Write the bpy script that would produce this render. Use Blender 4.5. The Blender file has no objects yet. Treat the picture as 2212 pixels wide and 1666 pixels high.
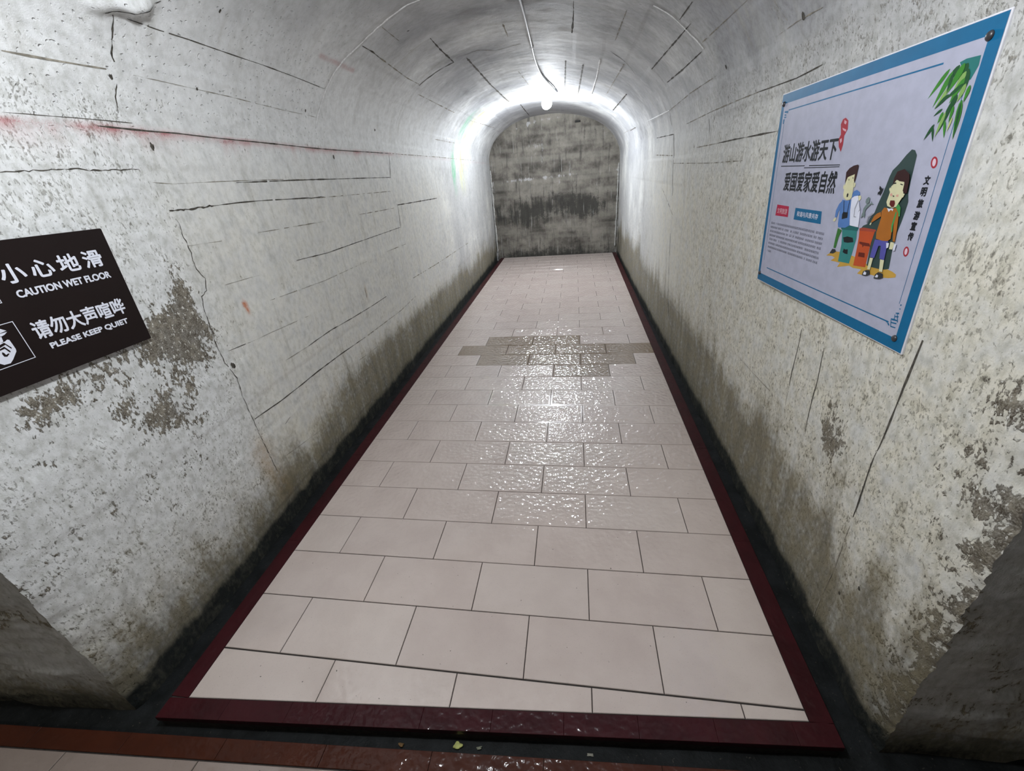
import bpy, bmesh, math, random
import numpy as np
from mathutils import Vector, Matrix
from math import pi, sin, cos, sqrt

S = bpy.context.scene
COL = S.collection

# ---------------------------------------------------------------- camera
cd = bpy.data.cameras.new('camera')
cd.sensor_fit = 'HORIZONTAL'; cd.sensor_width = 36.0; cd.lens = 36.0 * 877.9 / 2212.0
cd.clip_start = 0.01; cd.clip_end = 100
cam = bpy.data.objects.new('camera', cd); COL.objects.link(cam)
Rm = ((0.9883764, 0.0026905, 0.1520030), (0.1321555, 0.4790181, -0.8677999), (-0.0751470, 0.8778009, 0.4730946))
cam.matrix_world = Matrix(((*Rm[0], 0.2823), (*Rm[1], 0.0), (*Rm[2], 1.3705), (0, 0, 0, 1)))
S.camera = cam

# ---------------------------------------------------------------- world, lights, exposure
W = bpy.data.worlds.new('world'); S.world = W; W.use_nodes = True
W.node_tree.nodes['Background'].inputs[0].default_value = (0.55, 0.6, 0.65, 1)
W.node_tree.nodes['Background'].inputs[1].default_value = 0.01
S.view_settings.view_transform = 'Standard'; S.view_settings.look = 'None'
S.view_settings.gamma = 1.0; S.view_settings.use_curve_mapping = False
S.view_settings.exposure = 0.0

def lamp(name, loc, power, color, radius):
    l = bpy.data.lights.new(name, 'POINT'); l.energy = power; l.color = color; l.shadow_soft_size = radius
    o = bpy.data.objects.new(name, l); o.location = loc; COL.objects.link(o); return o
MOUTH_LAMP = 52.0
CORRIDOR_FILL = 24.0
BULB_STRENGTH = 1000.0
# the tunnel's first lamp hangs under the vault just inside the mouth, above the photograph's frame
lamp('mouth_lamp', (-0.08, 0.54, 1.97), MOUTH_LAMP, (0.93, 0.96, 1.0), 0.045)
# added fill light without a fixture, lifts the front faces, mostly the left
lamp('corridor_fill', (-2.7, -0.75, 2.1), CORRIDOR_FILL, (1.0, 0.95, 0.86), 0.05)

# ---------------------------------------------------------------- tagging helpers
def tag(o, label, cat, group=None):
    o['label'] = label; o['category'] = cat
    if group: o['group'] = group
    return o
def structure(o): o['kind'] = 'structure'; return o
def empty(name, mw=None, loc=(0, 0, 0)):
    o = bpy.data.objects.new(name, None); COL.objects.link(o); o.empty_display_size = 0.05
    if mw is not None: o.matrix_world = mw
    else: o.location = loc
    return o
def mesh_obj(name, me, mats, parent=None, smooth=False):
    for m in (mats if isinstance(mats, (list, tuple)) else [mats]): me.materials.append(m)
    if smooth: me.polygons.foreach_set('use_smooth', [True] * len(me.polygons))
    o = bpy.data.objects.new(name, me); COL.objects.link(o)
    if parent is not None: o.parent = parent
    return o
def from_py(name, verts, faces, mats, parent=None, smooth=False, midx=None):
    me = bpy.data.meshes.new(name); me.from_pydata([tuple(v) for v in verts], [], faces)
    if midx is not None: me.polygons.foreach_set('material_index', midx)
    me.update()
    return mesh_obj(name, me, mats, parent, smooth)
def from_bm(name, bm, mats, parent=None, smooth=False):
    me = bpy.data.meshes.new(name); bmesh.ops.recalc_face_normals(bm, faces=bm.faces[:]); bm.to_mesh(me); bm.free()
    return mesh_obj(name, me, mats, parent, smooth)
def bm_box(bm, x0, x1, y0, y1, z0, z1, bevel=0.0, seg=2):
    r = bmesh.ops.create_cube(bm, size=1.0)
    for v in r['verts']:
        v.co.x = x0 + (v.co.x + .5) * (x1 - x0); v.co.y = y0 + (v.co.y + .5) * (y1 - y0); v.co.z = z0 + (v.co.z + .5) * (z1 - z0)
    if bevel:
        es = list({e for v in r['verts'] for e in v.link_edges})
        bmesh.ops.bevel(bm, geom=es, offset=bevel, segments=seg, affect='EDGES', profile=.5)

# ---------------------------------------------------------------- numpy noise
def hash3(ix, iy, seed):
    n = (ix.astype(np.int64) * 374761393 + iy.astype(np.int64) * 668265263 + seed * 974634777) & 0x7fffffff
    n = ((n ^ (n >> 13)) * 1274126177) & 0x7fffffff
    n = (n ^ (n >> 16)) & 0xffff
    return n / 65535.0
def vnoise(x, y, seed=0):
    ix = np.floor(x); iy = np.floor(y); fx = x - ix; fy = y - iy
    fx = fx * fx * (3 - 2 * fx); fy = fy * fy * (3 - 2 * fy)
    a = hash3(ix, iy, seed); b = hash3(ix + 1, iy, seed); c = hash3(ix, iy + 1, seed); d = hash3(ix + 1, iy + 1, seed)
    return (a * (1 - fx) + b * fx) * (1 - fy) + (c * (1 - fx) + d * fx) * fy
def fbm(x, y, seed=0, oct=4):
    s = 0; a = .5; t = 0
    for i in range(oct):
        s = s + a * vnoise(x, y, seed + i * 17); t += a; a *= .55; x = x * 2.03 + 3.1; y = y * 2.03 + 1.7
    return s / t
def sst(a, b, x):
    t = np.clip((x - a) / (b - a), 0, 1); return t * t * (3 - 2 * t)

# ---------------------------------------------------------------- tunnel shape
YE = 7.15; ZB = -.10; NP = 2.15; TILT = -.03; UA = 1.45; UL = 2.65; UR = UA + UL; UT = UR + 1.55
def lerp(a, b, t): return a + (b - a) * t
def tY(Y): return (Y - .47) / (7.15 - .47)
def zs(Y): return lerp(1.50, 1.40, tY(Y))
def za(Y): return lerp(2.16, 2.005, tY(Y))
def xsl(Y): return lerp(-1.045, -1.03, tY(Y))
def xsr(Y): return lerp(.962, .965, tY(Y))
def xbl(Y): return lerp(-1.075, -1.04, tY(Y))
def xbr(Y): return lerp(1.06, .985, tY(Y))
def prof(Y, u):
    Y = np.asarray(Y, float); u = np.asarray(u, float)
    tl = np.clip((u - ZB) / (UA - ZB), 0, 1); th = np.clip((u - UA) / UL, 0, 1) * pi; tr = np.clip((u - UR) / (UA - ZB), 0, 1)
    a = (xsr(Y) - xsl(Y)) / 2; xc = (xsr(Y) + xsl(Y)) / 2; c = np.cos(th); s = np.sin(th)
    xA = xc - a * np.sign(c) * np.abs(c) ** (2 / NP); zA = zs(Y) + (za(Y) - zs(Y)) * np.abs(s) ** (2 / NP)
    x = np.where(u < UA, lerp(xbl(Y), xsl(Y), tl), np.where(u > UR, lerp(xsr(Y), xbr(Y), tr), xA))
    z = np.where(u < UA, lerp(ZB, zs(Y), tl), np.where(u > UR, lerp(zs(Y), ZB, tr), zA))
    return x, z + TILT * x * np.clip(z / 1.4, 0, 1)
def ymouth(x): return .47 + .058 * (x + 1.05)
LUMPS = [(1.25, 1.835, .035, .02, .016), (1.30, 1.86, .045, .022, .02), (1.345, 1.868, .04, .02, .018), (1.37, 1.89, .03, .02, .012), (1.27, 1.88, .06, .03, .014), (1.34, 1.90, .05, .03, .012)]
def disp(Y, u):
    """relief towards the inside of the tunnel (m)"""
    d = (fbm(Y * 1.6, u * 1.6, 5, 3) - .5) * .010 + (fbm(Y * 13, u * 11, 9, 3) - .5) * .0035
    # the board marks of the shuttering: slightly different planes
    k = np.floor((u + .1) / .165); d = d + (hash3(k, np.floor(Y / 2.4 + hash3(k, k * 0, 3)), 11) - .5) * .004
    for (a, b, ra, rb, h) in LUMPS: d = d + h * np.exp(-(((Y - a) / ra) ** 2 + ((u - b) / rb) ** 2) ** 1.5)
    # small runs and nibs of the limewash on the upper left haunch
    nib = fbm(Y * 26, u * 26, 31, 2); reg = sst(1.35, 1.6, u) * (1 - sst(2.2, 2.6, u)) * (1 - sst(2.2, 3.0, Y))
    d = d + .002 * reg * sst(.66, .80, nib)
    # worn edge at the mouth
    ym = .5; e = np.exp(-np.clip(Y - np.where(u < 2.7, .47, .59), 0, 9) / .035)
    d = d - e * (.004 + .020 * fbm(Y * 5, u * 16, 77, 3) + .020 * (fbm(Y * 20, u * 60, 78, 3) - .3))
    # ragged toe of the wall
    low = np.minimum(u + .1, UT - u + 0.0)
    d = d + np.exp(-np.clip(low, 0, 9) / .06) * (fbm(Y * 14, u * 8, 41, 3) - .45) * .03
    return d
def surf(Y, u, off=0.0, relief=True):
    Y = np.asarray(Y, float); u = np.asarray(u, float)
    x, z = prof(Y, u); h = .004
    x1, z1 = prof(Y, u + h); x0, z0 = prof(Y, u - h)
    dx = x1 - x0; dz = z1 - z0; L = np.hypot(dx, dz) + 1e-12
    nx = dz / L; nz = -dx / L                 # inward
    d = off + (disp(Y, u) if relief else 0)
    return np.stack([x + nx * d, Y, z + nz * d], -1)

# ---------------------------------------------------------------- material helper
class NT:
    def __init__(self, name):
        self.m = bpy.data.materials.new(name); self.m.use_nodes = True
        self.t = self.m.node_tree; self.t.nodes.clear()
        self.out = self.t.nodes.new('ShaderNodeOutputMaterial'); self.b = self.t.nodes.new('ShaderNodeBsdfPrincipled')
        self.t.links.new(self.b.outputs[0], self.out.inputs[0])
    def put(self, s, v):
        if isinstance(v, bpy.types.NodeSocket): self.t.links.new(v, s)
        else:
            try: s.default_value = v
            except TypeError: s.default_value = (*v, 1.0)
    def bsdf(self, **k):
        nm = dict(color='Base Color', rough='Roughness', normal='Normal', coat='Coat Weight', coat_rough='Coat Roughness', coat_normal='Coat Normal', spec='Specular IOR Level', emit='Emission Color', emit_s='Emission Strength', alpha='Alpha', metal='Metallic')
        for a, v in k.items(): self.put(self.b.inputs[nm[a]], v)
        return self.m
    def uv(self): 
        n = self.t.nodes.new('ShaderNodeUVMap'); n.uv_map = 'UVMap'; return n.outputs[0]
    def pos(self): return self.t.nodes.new('ShaderNodeTexCoord').outputs['Object']
    def attr(self, name, out='Fac'):
        n = self.t.nodes.new('ShaderNodeAttribute'); n.attribute_name = name; return n.outputs[out]
    def scale(self, v, s, off=(0, 0, 0)):
        n = self.t.nodes.new('ShaderNodeMapping'); self.put(n.inputs[0], v); n.inputs['Scale'].default_value = s; n.inputs['Location'].default_value = off; return n.outputs[0]
    def noise(self, v, sc=1.0, detail=4, rough=.55, dist=0.0, col=False):
        n = self.t.nodes.new('ShaderNodeTexNoise'); self.put(n.inputs['Vector'], v); n.inputs['Scale'].default_value = sc
        n.inputs['Detail'].default_value = detail; n.inputs['Roughness'].default_value = rough; n.inputs['Distortion'].default_value = dist
        return n.outputs[1 if col else 0]
    def voro(self, v, sc, feature='F1'):
        n = self.t.nodes.new('ShaderNodeTexVoronoi'); n.feature = feature; self.put(n.inputs['Vector'], v); n.inputs['Scale'].default_value = sc; return n.outputs[0]
    def math(self, op, a, b=0.0, c=0.0, clamp=False):
        n = self.t.nodes.new('ShaderNodeMath'); n.operation = op; n.use_clamp = clamp
        for i, v in enumerate((a, b, c)): self.put(n.inputs[i], v)
        return n.outputs[0]
    def add(self, a, b): return self.math('ADD', a, b)
    def sub(self, a, b): return self.math('SUBTRACT', a, b)
    def mul(self, a, b, clamp=False): return self.math('MULTIPLY', a, b, 0, clamp)
    def ss(self, x, a, b):
        n = self.t.nodes.new('ShaderNodeMapRange'); n.interpolation_type = 'SMOOTHSTEP'
        self.put(n.inputs[0], x); self.put(n.inputs[1], a); self.put(n.inputs[2], b); return n.outputs[0]
    def mix(self, f, a, b, mode='MIX'):
        n = self.t.nodes.new('ShaderNodeMix'); n.data_type = 'RGBA'; n.blend_type = mode; n.clamp_factor = True
        self.put(n.inputs[0], f); self.put(n.inputs[6], a); self.put(n.inputs[7], b); return n.outputs[2]
    def bump(self, h, strength=1.0, dist=.002, normal=None):
        n = self.t.nodes.new('ShaderNodeBump'); n.inputs['Strength'].default_value = strength; n.inputs['Distance'].default_value = dist
        self.put(n.inputs['Height'], h)
        if normal is not None: self.put(n.inputs['Normal'], normal)
        return n.outputs[0]
def plain(name, color, rough=.5, spec=.5, coat=0.0, nscale=0, namp=.0, bump=0.0):
    t = NT(name); c = (*color, 1.0)
    if nscale:
        n = t.noise(t.pos(), nscale, 4)
        c = t.mix(t.ss(n, .3, .7), tuple(x * (1 - namp) for x in color) + (1.0,), tuple(min(1, x * (1 + namp)) for x in color) + (1.0,))
        if bump: t.bsdf(normal=t.bump(n, 1.0, bump))
    return t.bsdf(color=c, rough=rough, spec=spec, coat=coat)

# ---- limewashed concrete of the tunnel
def wall_material():
    t = NT('limewashed_concrete'); V = t.uv()
    grime = t.attr('grime'); expo = t.attr('expose'); warm = t.attr('warm'); pit = t.attr('pit'); gray = t.attr('gray')
    tint = t.attr('tint', 'Color'); tinta = t.attr('tint', 'Alpha')
    big = t.noise(t.scale(V, (1.7, 1.3, 1)), 1, 5, .6)
    streak = t.noise(t.scale(V, (16, 2.0, 1), (3, 1, 0)), 1, 5, .6)
    mid = t.noise(t.scale(V, (15, 11, 1), (7, 2, 0)), 1, 7, .65)
    pitn = t.noise(t.scale(V, (78, 40, 1), (1, 5, 0)), 1, 3, .5, .4)
    pit2 = t.noise(t.scale(V, (36, 18, 1), (9, 3, 0)), 1, 4, .6)
    fine = t.noise(t.scale(V, (300, 220, 1)), 1, 3, .6)
    paint = t.mix(t.mul(warm, t.ss(mid, .1, .7)), (.83, .845, .845, 1), (.70, .655, .52, 1))
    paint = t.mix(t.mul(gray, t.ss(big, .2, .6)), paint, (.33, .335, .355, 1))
    smudge = t.noise(t.scale(V, (5.5, 3.2, 1), (2, 7, 0)), 1, 6, .7)
    paint = t.mix(t.mul(t.mul(gray, .5), t.ss(smudge, .50, .72)), paint, (.17, .17, .165, 1))
    paint = t.mix(t.ss(streak, .52, .8), paint, t.mix(.5, paint, (.40, .39, .34, 1)))
    paint = t.mix(t.ss(mid, .25, .6), t.mix(.32, paint, (.30, .30, .28, 1)), paint)
    blotch = t.noise(t.scale(V, (48, 32, 1), (5, 8, 0)), 1, 5, .65)
    paint = t.mix(t.math('MINIMUM', t.add(.25, pit), 1.0), paint, t.mix(t.ss(blotch, .30, .62), (.72, .72, .69, 1), (1.0, 1.0, 1.0, 1)), 'MULTIPLY')
    paint = t.mix(t.mul(t.ss(big, .55, .8), .35), paint, (.55, .54, .48, 1))
    clus = t.mul(t.sub(mid, .5), .55)
    def pits(v, sx, sy_, off, base, k, soft, dist=.3):
        n = t.noise(t.scale(v, (sx, sy_, 1), off), 1, 3, .55, dist)
        th = t.sub(t.sub(base, t.mul(pit, k)), clus)
        return t.ss(n, th, t.add(th, soft)), n
    p1, pitn = pits(V, 150, 80, (1, 5, 0), .72, .15, .15)
    p2, n2_ = pits(V, 76, 44, (4, 2, 0), .765, .13, .13)
    p3, n3_ = pits(V, 34, 20, (8, 3, 0), .84, .11, .12)
    pm = t.math('MAXIMUM', t.mul(p1, .75), t.math('MAXIMUM', p2, p3))
    pc = t.mix(t.ss(fine, .3, .7), (.045, .044, .038, 1), (.20, .185, .145, 1)); pc = t.mix(t.mul(p1, .35), pc, (.24, .225, .18, 1))
    c = t.mix(t.mul(pm, .80), paint, pc)
    ev = t.add(expo, t.add(t.mul(t.sub(mid, .5), 1.7), t.add(t.mul(t.sub(pitn, .5), .7), t.mul(t.sub(n2_, .5), .9))))
    em = t.ss(ev, .50, .62)
    ec = t.mix(t.ss(blotch, .35, .68), (.075, .060, .042, 1), t.mix(t.ss(mid, .4, .6), (.20, .19, .165, 1), (.25, .225, .175, 1))); ec = t.mix(t.ss(fine, .42, .68), ec, t.mix(.40, ec, (.5, .48, .42, 1))); ec = t.mix(t.ss(t.noise(t.scale(V, (120, 75, 1), (2, 9, 0)), 1, 2, .5), .60, .68), ec, (.66, .65, .60, 1))
    c = t.mix(em, c, ec)
    c = t.mix(t.mul(tinta, t.ss(t.add(mid, t.mul(t.sub(fine, .5), .5)), .22, .62)), c, tint)
    gn = t.add(t.mul(t.sub(streak, .5), .55), t.add(t.mul(t.sub(mid, .5), .75), t.mul(t.sub(n2_, .5), .55)))
    gv = t.ss(t.add(grime, t.mul(gn, 1.25)), .10, .92)
    gcol = t.mix(t.ss(mid, .3, .7), (.080, .070, .043, 1), (.215, .188, .122, 1))
    c = t.mix(t.mul(gv, .9), c, gcol)
    c = t.mix(t.ss(t.add(grime, t.mul(gn, .5)), .80, 1.15), c, (.014, .017, .016, 1))
    nibn = t.noise(t.scale(V, (62, 62, 1), (2, 2, 0)), 1, 1, .5); nib = t.mul(t.ss(nibn, .66, .76), t.attr('nib'))
    h = t.add(t.mul(pm, -.45), t.add(t.mul(fine, .35), t.mul(mid, .9))); h = t.add(h, t.mul(nib, 1.6)); h = t.sub(h, t.mul(em, .7))
    nb = t.bump(h, .85, .0030)
    return t.bsdf(color=c, rough=.72, normal=nb, spec=.35)
M_WALL = wall_material()
M_JOINT = plain('joint_dirt', (.075, .068, .056), .9, .2, 0, 90, .5)
M_FAINT = plain('joint_stain', (.27, .25, .205), .9, .2, 0, 60, .35)
M_RIDGE = plain('mortar_ridge', (.84, .85, .85), .8, .3, 0, 120, .12)

def end_material():
    t = NT('mouldy_concrete'); V = t.uv()
    mould = t.attr('grime'); light = t.attr('expose')
    mid = t.noise(t.scale(V, (9, 7, 1)), 1, 8, .68); streak = t.noise(t.scale(V, (22, 2.2, 1)), 1, 5, .65)
    fine = t.noise(t.scale(V, (90, 60, 1)), 1, 4, .6); board = t.noise(t.scale(V, (.25, 6.2, 1), (3, .3, 0)), 1, 2, .5)
    tone = t.noise(t.scale(V, (2.6, 3.4, 1), (4, 4, 0)), 1, 7, .6); tone = t.add(t.mul(tone, .65), t.mul(mid, .35))
    c = t.mix(t.ss(tone, .34, .66), (.040, .036, .030, 1), (.225, .208, .178, 1))
    c = t.mix(t.mul(t.ss(board, .45, .60), .35), c, (.27, .255, .22, 1))
    c = t.mix(t.mul(t.ss(streak, .52, .72), .7), c, (.035, .034, .029, 1))
    mv = t.add(mould, t.add(t.mul(t.sub(mid, .5), 1.3), t.add(t.mul(t.sub(streak, .5), .8), t.mul(t.sub(fine, .5), .5))))
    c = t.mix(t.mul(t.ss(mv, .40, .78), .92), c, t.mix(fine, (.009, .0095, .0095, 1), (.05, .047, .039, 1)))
    wstr = t.noise(t.scale(V, (40, 2.6, 1), (8, 3, 0)), 1, 4, .6); c = t.mix(t.mul(t.ss(wstr, .60, .72), .5), c, (.36, .36, .345, 1))
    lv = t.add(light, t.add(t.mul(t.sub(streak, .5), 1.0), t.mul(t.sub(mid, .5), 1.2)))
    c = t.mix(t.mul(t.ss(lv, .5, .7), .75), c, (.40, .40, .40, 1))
    c = t.mix(t.ss(fine, .62, .72), c, (.05, .05, .045, 1))
    nb = t.bump(t.add(t.mul(mid, 1), t.mul(fine, .4)), 1, .006)
    return t.bsdf(color=c, rough=.8, normal=nb, spec=.3)
M_END = end_material()

# ---- wet tiles
def tile_material(name, textured, dark=1.0):
    t = NT(name); P = t.pos(); v = t.attr('tone'); br = t.attr('brown')
    n = t.noise(P, 7, 4, .6); f = t.noise(P, 240, 2, .5); sp = t.noise(P, 95, 2, .5)
    c = t.mix(t.ss(n, .3, .7), (.535, .445, .405, 1), (.595, .503, .460, 1))
    c = t.mix(t.mul(t.ss(v, .6, 1.0), .22), c, (.48, .40, .37, 1)); c = t.mix(t.mul(t.ss(v, .45, .0), .25), c, (.63, .565, .52, 1))
    c = t.mix(br, c, t.mix(n, (.185, .122, .070, 1), (.24, .165, .10, 1)))
    c = t.mix(t.mul(t.ss(f, .60, .75), .35), c, (.33, .29, .26, 1))
    c = t.mix(t.ss(sp, .745, .77), c, (.10, .085, .07, 1))
    if dark < 1: c = t.mix(1.0, c, (dark, dark * .93, dark * .88, 1), 'MULTIPLY')
    t.b.inputs['Coat IOR'].default_value = 1.95
    k = dict(color=c, rough=.5, spec=.3, coat=1.0, coat_rough=.05)
    if textured:
        w = t.noise(P, 48, .6, .5); w2 = t.noise(P, 130, .5, .5)
        sp_ = t.t.nodes.new('ShaderNodeSeparateXYZ'); t.put(sp_.inputs[0], P); worn = t.add(.30, t.mul(t.ss(sp_.outputs[1], .8, 1.5), .70))   # trodden smoother near the mouth
        nb = t.bump(t.mul(worn, t.add(w, t.mul(w2, .18))), 1.0, .0064); k['coat_normal'] = nb; k['coat_rough'] = .055
    return t.bsdf(**k)
M_TILE = tile_material('hammered_tile', True)
M_RIM = tile_material('tile_rim', False)
M_TILE2 = tile_material('corridor_tile', True, .48)
M_RIM2 = tile_material('corridor_tile_rim', False, .48)
M_GROUT = plain('dark_grout', (.035, .030, .027), .8, .3, 0, 60, .3)
def glazed(name, c0, c1, wave=44, amp=.0046):
    t = NT(name); P = t.pos(); n = t.noise(P, 9, 4); w = t.noise(P, wave, 1.5, .5)
    nb = t.bump(w, 1.0, amp)
    return t.bsdf(color=t.mix(t.ss(n, .3, .7), c0, c1), rough=.6, spec=.12, coat=.36, coat_rough=.085, coat_normal=nb)
M_RED = glazed('maroon_tile', (.026, .0022, .0042, 1), (.040, .0036, .0065, 1))
M_ORANGE = glazed('rust_tile', (.040, .0085, .0028, 1), (.055, .012, .004, 1))
def gutter_material():
    t = NT('wet_silt'); P = t.pos(); n = t.noise(P, 14, 6, .65); f = t.noise(P, 120, 3)
    c = t.mix(t.ss(n, .3, .75), (.005, .006, .006, 1), (.015, .017, .018, 1)); c = t.mix(t.ss(f, .66, .76), c, (.06, .055, .045, 1))
    return t.bsdf(color=c, rough=.65, spec=.18, normal=t.bump(t.add(n, t.mul(f, .3)), 1, .004))
M_GUTTER = gutter_material()

# ---------------------------------------------------------------- joints, cracks and ridges (Y mm, u mm along the profile)
LINES=[
('c',9,[(1295,1824),(1299,1792),(1292,1739),(1284,1699),(1290,1688)]),
('c',6,[(1284,1623),(1269,1573),(1264,1534)]),
('d',4,[(1336,1826),(1442,1825),(1541,1827),(1647,1826),(1754,1825),(1896,1826),(2094,1822),(2360,1811),(2370,1825)]),
('c',6,[(1425,1916),(1392,1896),(1359,1877),(1326,1858),(1295,1840),(1264,1823)]),
('l',6,[(1022,1651),(1079,1652),(1138,1654),(1197,1657),(1263,1661)]),
('f',3,[(1340,1660),(1417,1660),(1503,1659),(1603,1658),(1721,1657),(1874,1652),(2051,1647),(2234,1647),(2324,1644)]),
('d',3,[(972,1501),(1025,1503),(1080,1504),(1139,1506),(1214,1507),(1297,1508)]),
('d',5,[(1186,1490),(1253,1489),(1337,1488),(1444,1489),(1567,1486),(1696,1484),(1828,1483),(1982,1481),(2221,1477),(2498,1476),(2818,1479),(3227,1482)]),
('f',3,[(3227,1482),(3705,1484),(4341,1487),(5407,1485),(6157,1484)]),
('c',5,[(906,1376),(935,1377),(966,1378),(998,1379),(1048,1384),(1083,1382),(1120,1380),(1163,1380),(1208,1381),(1257,1382)]),
('f',4,[(1282,1346),(1354,1340),(1451,1341),(1560,1342),(1719,1342),(1908,1341),(2137,1337)]),
('d',4,[(1644,1336),(1785,1336),(1949,1336),(2143,1336),(2367,1334),(2639,1333),(2976,1330),(3176,1329)]),
('d',4,[(3227,1482),(3198,1402),(3169,1324)]),
('c',9,[(1299,1265),(1384,1264),(1435,1265),(1490,1266)]),
('d',5,[(1490,1266),(1612,1268),(1755,1267),(1925,1262),(2129,1257),(2245,1254)]),
('f',4,[(2099,1254),(2350,1251),(2689,1247),(3166,1242)]),
('f',4,[(1669,1153),(1770,1150),(1882,1148),(1974,1146),(2074,1144),(2184,1141)]),
('f',3,[(2587,1138),(2751,1136),(2936,1134),(3145,1132)]),
('d',3,[(1865,1005),(2143,992),(2417,993),(2756,994),(3188,995)]),
('d',4,[(3213,1153),(3208,1071),(3203,986)]),
('d',4,[(3209,1147),(3491,1143),(3822,1139),(4217,1134)]),
('d',3,[(1298,781),(1413,772)]),
('f',3,[(1413,772),(1496,768),(1586,763),(1699,756),(1825,748)]),
('f',3,[(1601,889),(1798,880),(2037,869),(2271,869),(2552,869)]),
('f',3,[(1309,1156),(1382,1153),(1461,1150)]),
('f',3,[(1401,1004),(1461,1002),(1526,1000),(1596,997)]),
('f',3,[(2866,874),(3244,867)]),
('f',4,[(1567,623),(1657,620),(1755,618)]),
('d',4,[(1755,618),(1984,621),(2219,609),(2527,600),(2720,598)]),
('f',4,[(3236,598),(3607,587),(4059,574),(4584,569),(5241,562)]),
('d',6,[(1286,485),(1432,476),(1592,471),(1766,473),(1987,467),(2275,453)]),
('f',5,[(2275,453),(2416,449),(2571,444),(2742,439),(2933,434),(3252,450)]),
('f',3,[(1359,242),(1444,228),(1535,213),(1635,196)]),
('f',3,[(2169,355),(2330,344),(2511,332)]),
('c',5,[(1313,1234),(1309,1193),(1312,1162),(1309,1122),(1305,1081),(1327,1043),(1311,1006),(1282,993),(1267,941),(1264,878),(1257,813),(1261,750),(1282,674),(1271,594),(1274,539),(1278,481),(1278,414),(1279,323),(1285,212)]),
('d',4,[(1429,370),(1472,380)]),
('d',8,[(2445,730),(2445,668)]),
('w',9,[(2321,1592),(2359,1708),(2401,1898),(2463,2108),(2466,2262),(2445,2408),(2457,2463)]),
('d',6,[(2485,2112),(2598,2113),(2706,2104)]),
('f',5,[(2706,2104),(2917,2094),(3167,2081),(3384,2082)]),
('f',4,[(2494,2248),(2728,2245)]),
('d',6,[(2902,2369),(3155,2360),(3463,2358)]),
('d',8,[(3463,2358),(3437,2216),(3400,2073)]),
('d',6,[(3494,2439),(3926,2436),(4493,2433),(4943,2441),(5498,2450)]),
('d',5,[(5869,2526),(6954,2525)]),
('f',4,[(3487,2009),(3911,2008),(4551,2006)]),
('f',4,[(5192,2005),(5766,2034),(6474,2071)]),
('f',4,[(4323,1668),(5047,1676)]),
('f',6,[(3435,2444),(3429,2525),(3535,2612),(3521,2685),(3488,2753)]),
('f',5,[(3049,2715),(3292,2711)]),
('f',4,[(4221,2671),(4906,2693)]),
('d',6,[(2708,3031),(3009,3025),(3244,3018)]),
('f',5,[(2651,3267),(2885,3263),(3173,3258)]),
('d',5,[(3959,2974),(4565,2960),(5418,2940)]),
('d',5,[(4000,3091),(4586,3080),(5401,3064)]),
('w',5,[(3718,3199),(4366,3203),(5206,3192)]),
('f',5,[(3580,3362),(3923,3354),(4350,3343),(4892,3330)]),
('d',6,[(4373,3496),(5551,3468)]),
('d',6,[(2346,3559),(2491,3556),(2658,3553),(2854,3549),(3269,3542)]),
('d',6,[(2427,3690),(2605,3690),(2817,3690),(3201,3682)]),
('d',5,[(2193,3508),(2406,3507)]),
('f',5,[(1852,3667),(1968,3665),(2103,3663),(2229,3661),(2373,3659)]),
('d',6,[(3430,3248),(3467,3294),(3506,3363)]),
('f',4,[(3506,3363),(3720,3513)]),
('f',4,[(2367,3835),(2578,3835),(2837,3835),(3106,3845),(3437,3857)]),
('w',5,[(3437,3857),(3846,3846),(4374,3831)]),
('d',5,[(4989,3814),(5493,3807)]),
('d',5,[(1489,3993),(1560,3997),(1639,4001),(1723,3999),(1818,3997),(1926,3994)]),
('f',5,[(1926,3994),(2172,3992),(2521,3993),(3057,4004)]),
('d',5,[(1729,4143),(1848,4143),(1986,4144),(2148,4144),(2373,4147)]),
('f',4,[(2373,4147),(2758,4150)]),
('d',5,[(3399,4040),(3345,4176),(3336,4259),(3327,4344),(3318,4431)]),
('d',4,[(3399,4040),(4052,4021)]),
('f',4,[(4720,4136),(4697,4252),(4673,4371),(4649,4491),(4625,4614)]),
('f',3,[(3507,3685),(3543,3809),(3448,3972)]),
('d',5,[(3457,3874),(3448,3934)]),
('c',6,[(2568,4020),(2534,4101)]),
('f',4,[(5547,3245),(5668,3391),(5600,3553)]),
('w',6,[(2462,3372),(2443,3443),(2436,3509),(2428,3593),(2398,3686)]),
('f',4,[(3322,4223),(2872,4227),(2532,4230),(2337,4229),(2170,4227),(2027,4226)]),
('f',4,[(4082,4153),(3357,4175)]),
('f',5,[(1704,3732),(1687,3773),(1664,3814)]),
('c',10,[(1581,3821),(1578,3841)]),
('f',5,[(1479,3841),(1545,3837),(1619,3834),(1678,3836),(1743,3837)]),
('f',4,[(6065,3783),(5251,3799)]),
('f',4,[(3262,4555),(3474,4481),(3711,4398)]),
('d',5,[(3306,4688),(3288,4880),(3256,5095),(3208,5332)]),
('d',6,[(880,4565),(883,4616),(886,4671),(889,4730),(892,4799),(896,4880)]),
('d',7,[(896,4880),(896,4919),(896,4960),(896,5002),(898,5080)]),
('f',6,[(898,5080),(901,5178),(904,5285),(910,5405),(918,5543)]),
('d',5,[(1332,4709),(1332,4757),(1333,4807),(1333,4859),(1333,4913)]),
('f',4,[(1333,4913),(1332,4966),(1331,5021)]),
('d',4,[(1195,4715),(1193,4791),(1191,4872),(1189,4957),(1187,5002)]),
('f',4,[(1755,5005),(1642,5003),(1541,5001),(1450,5000)])]

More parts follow.
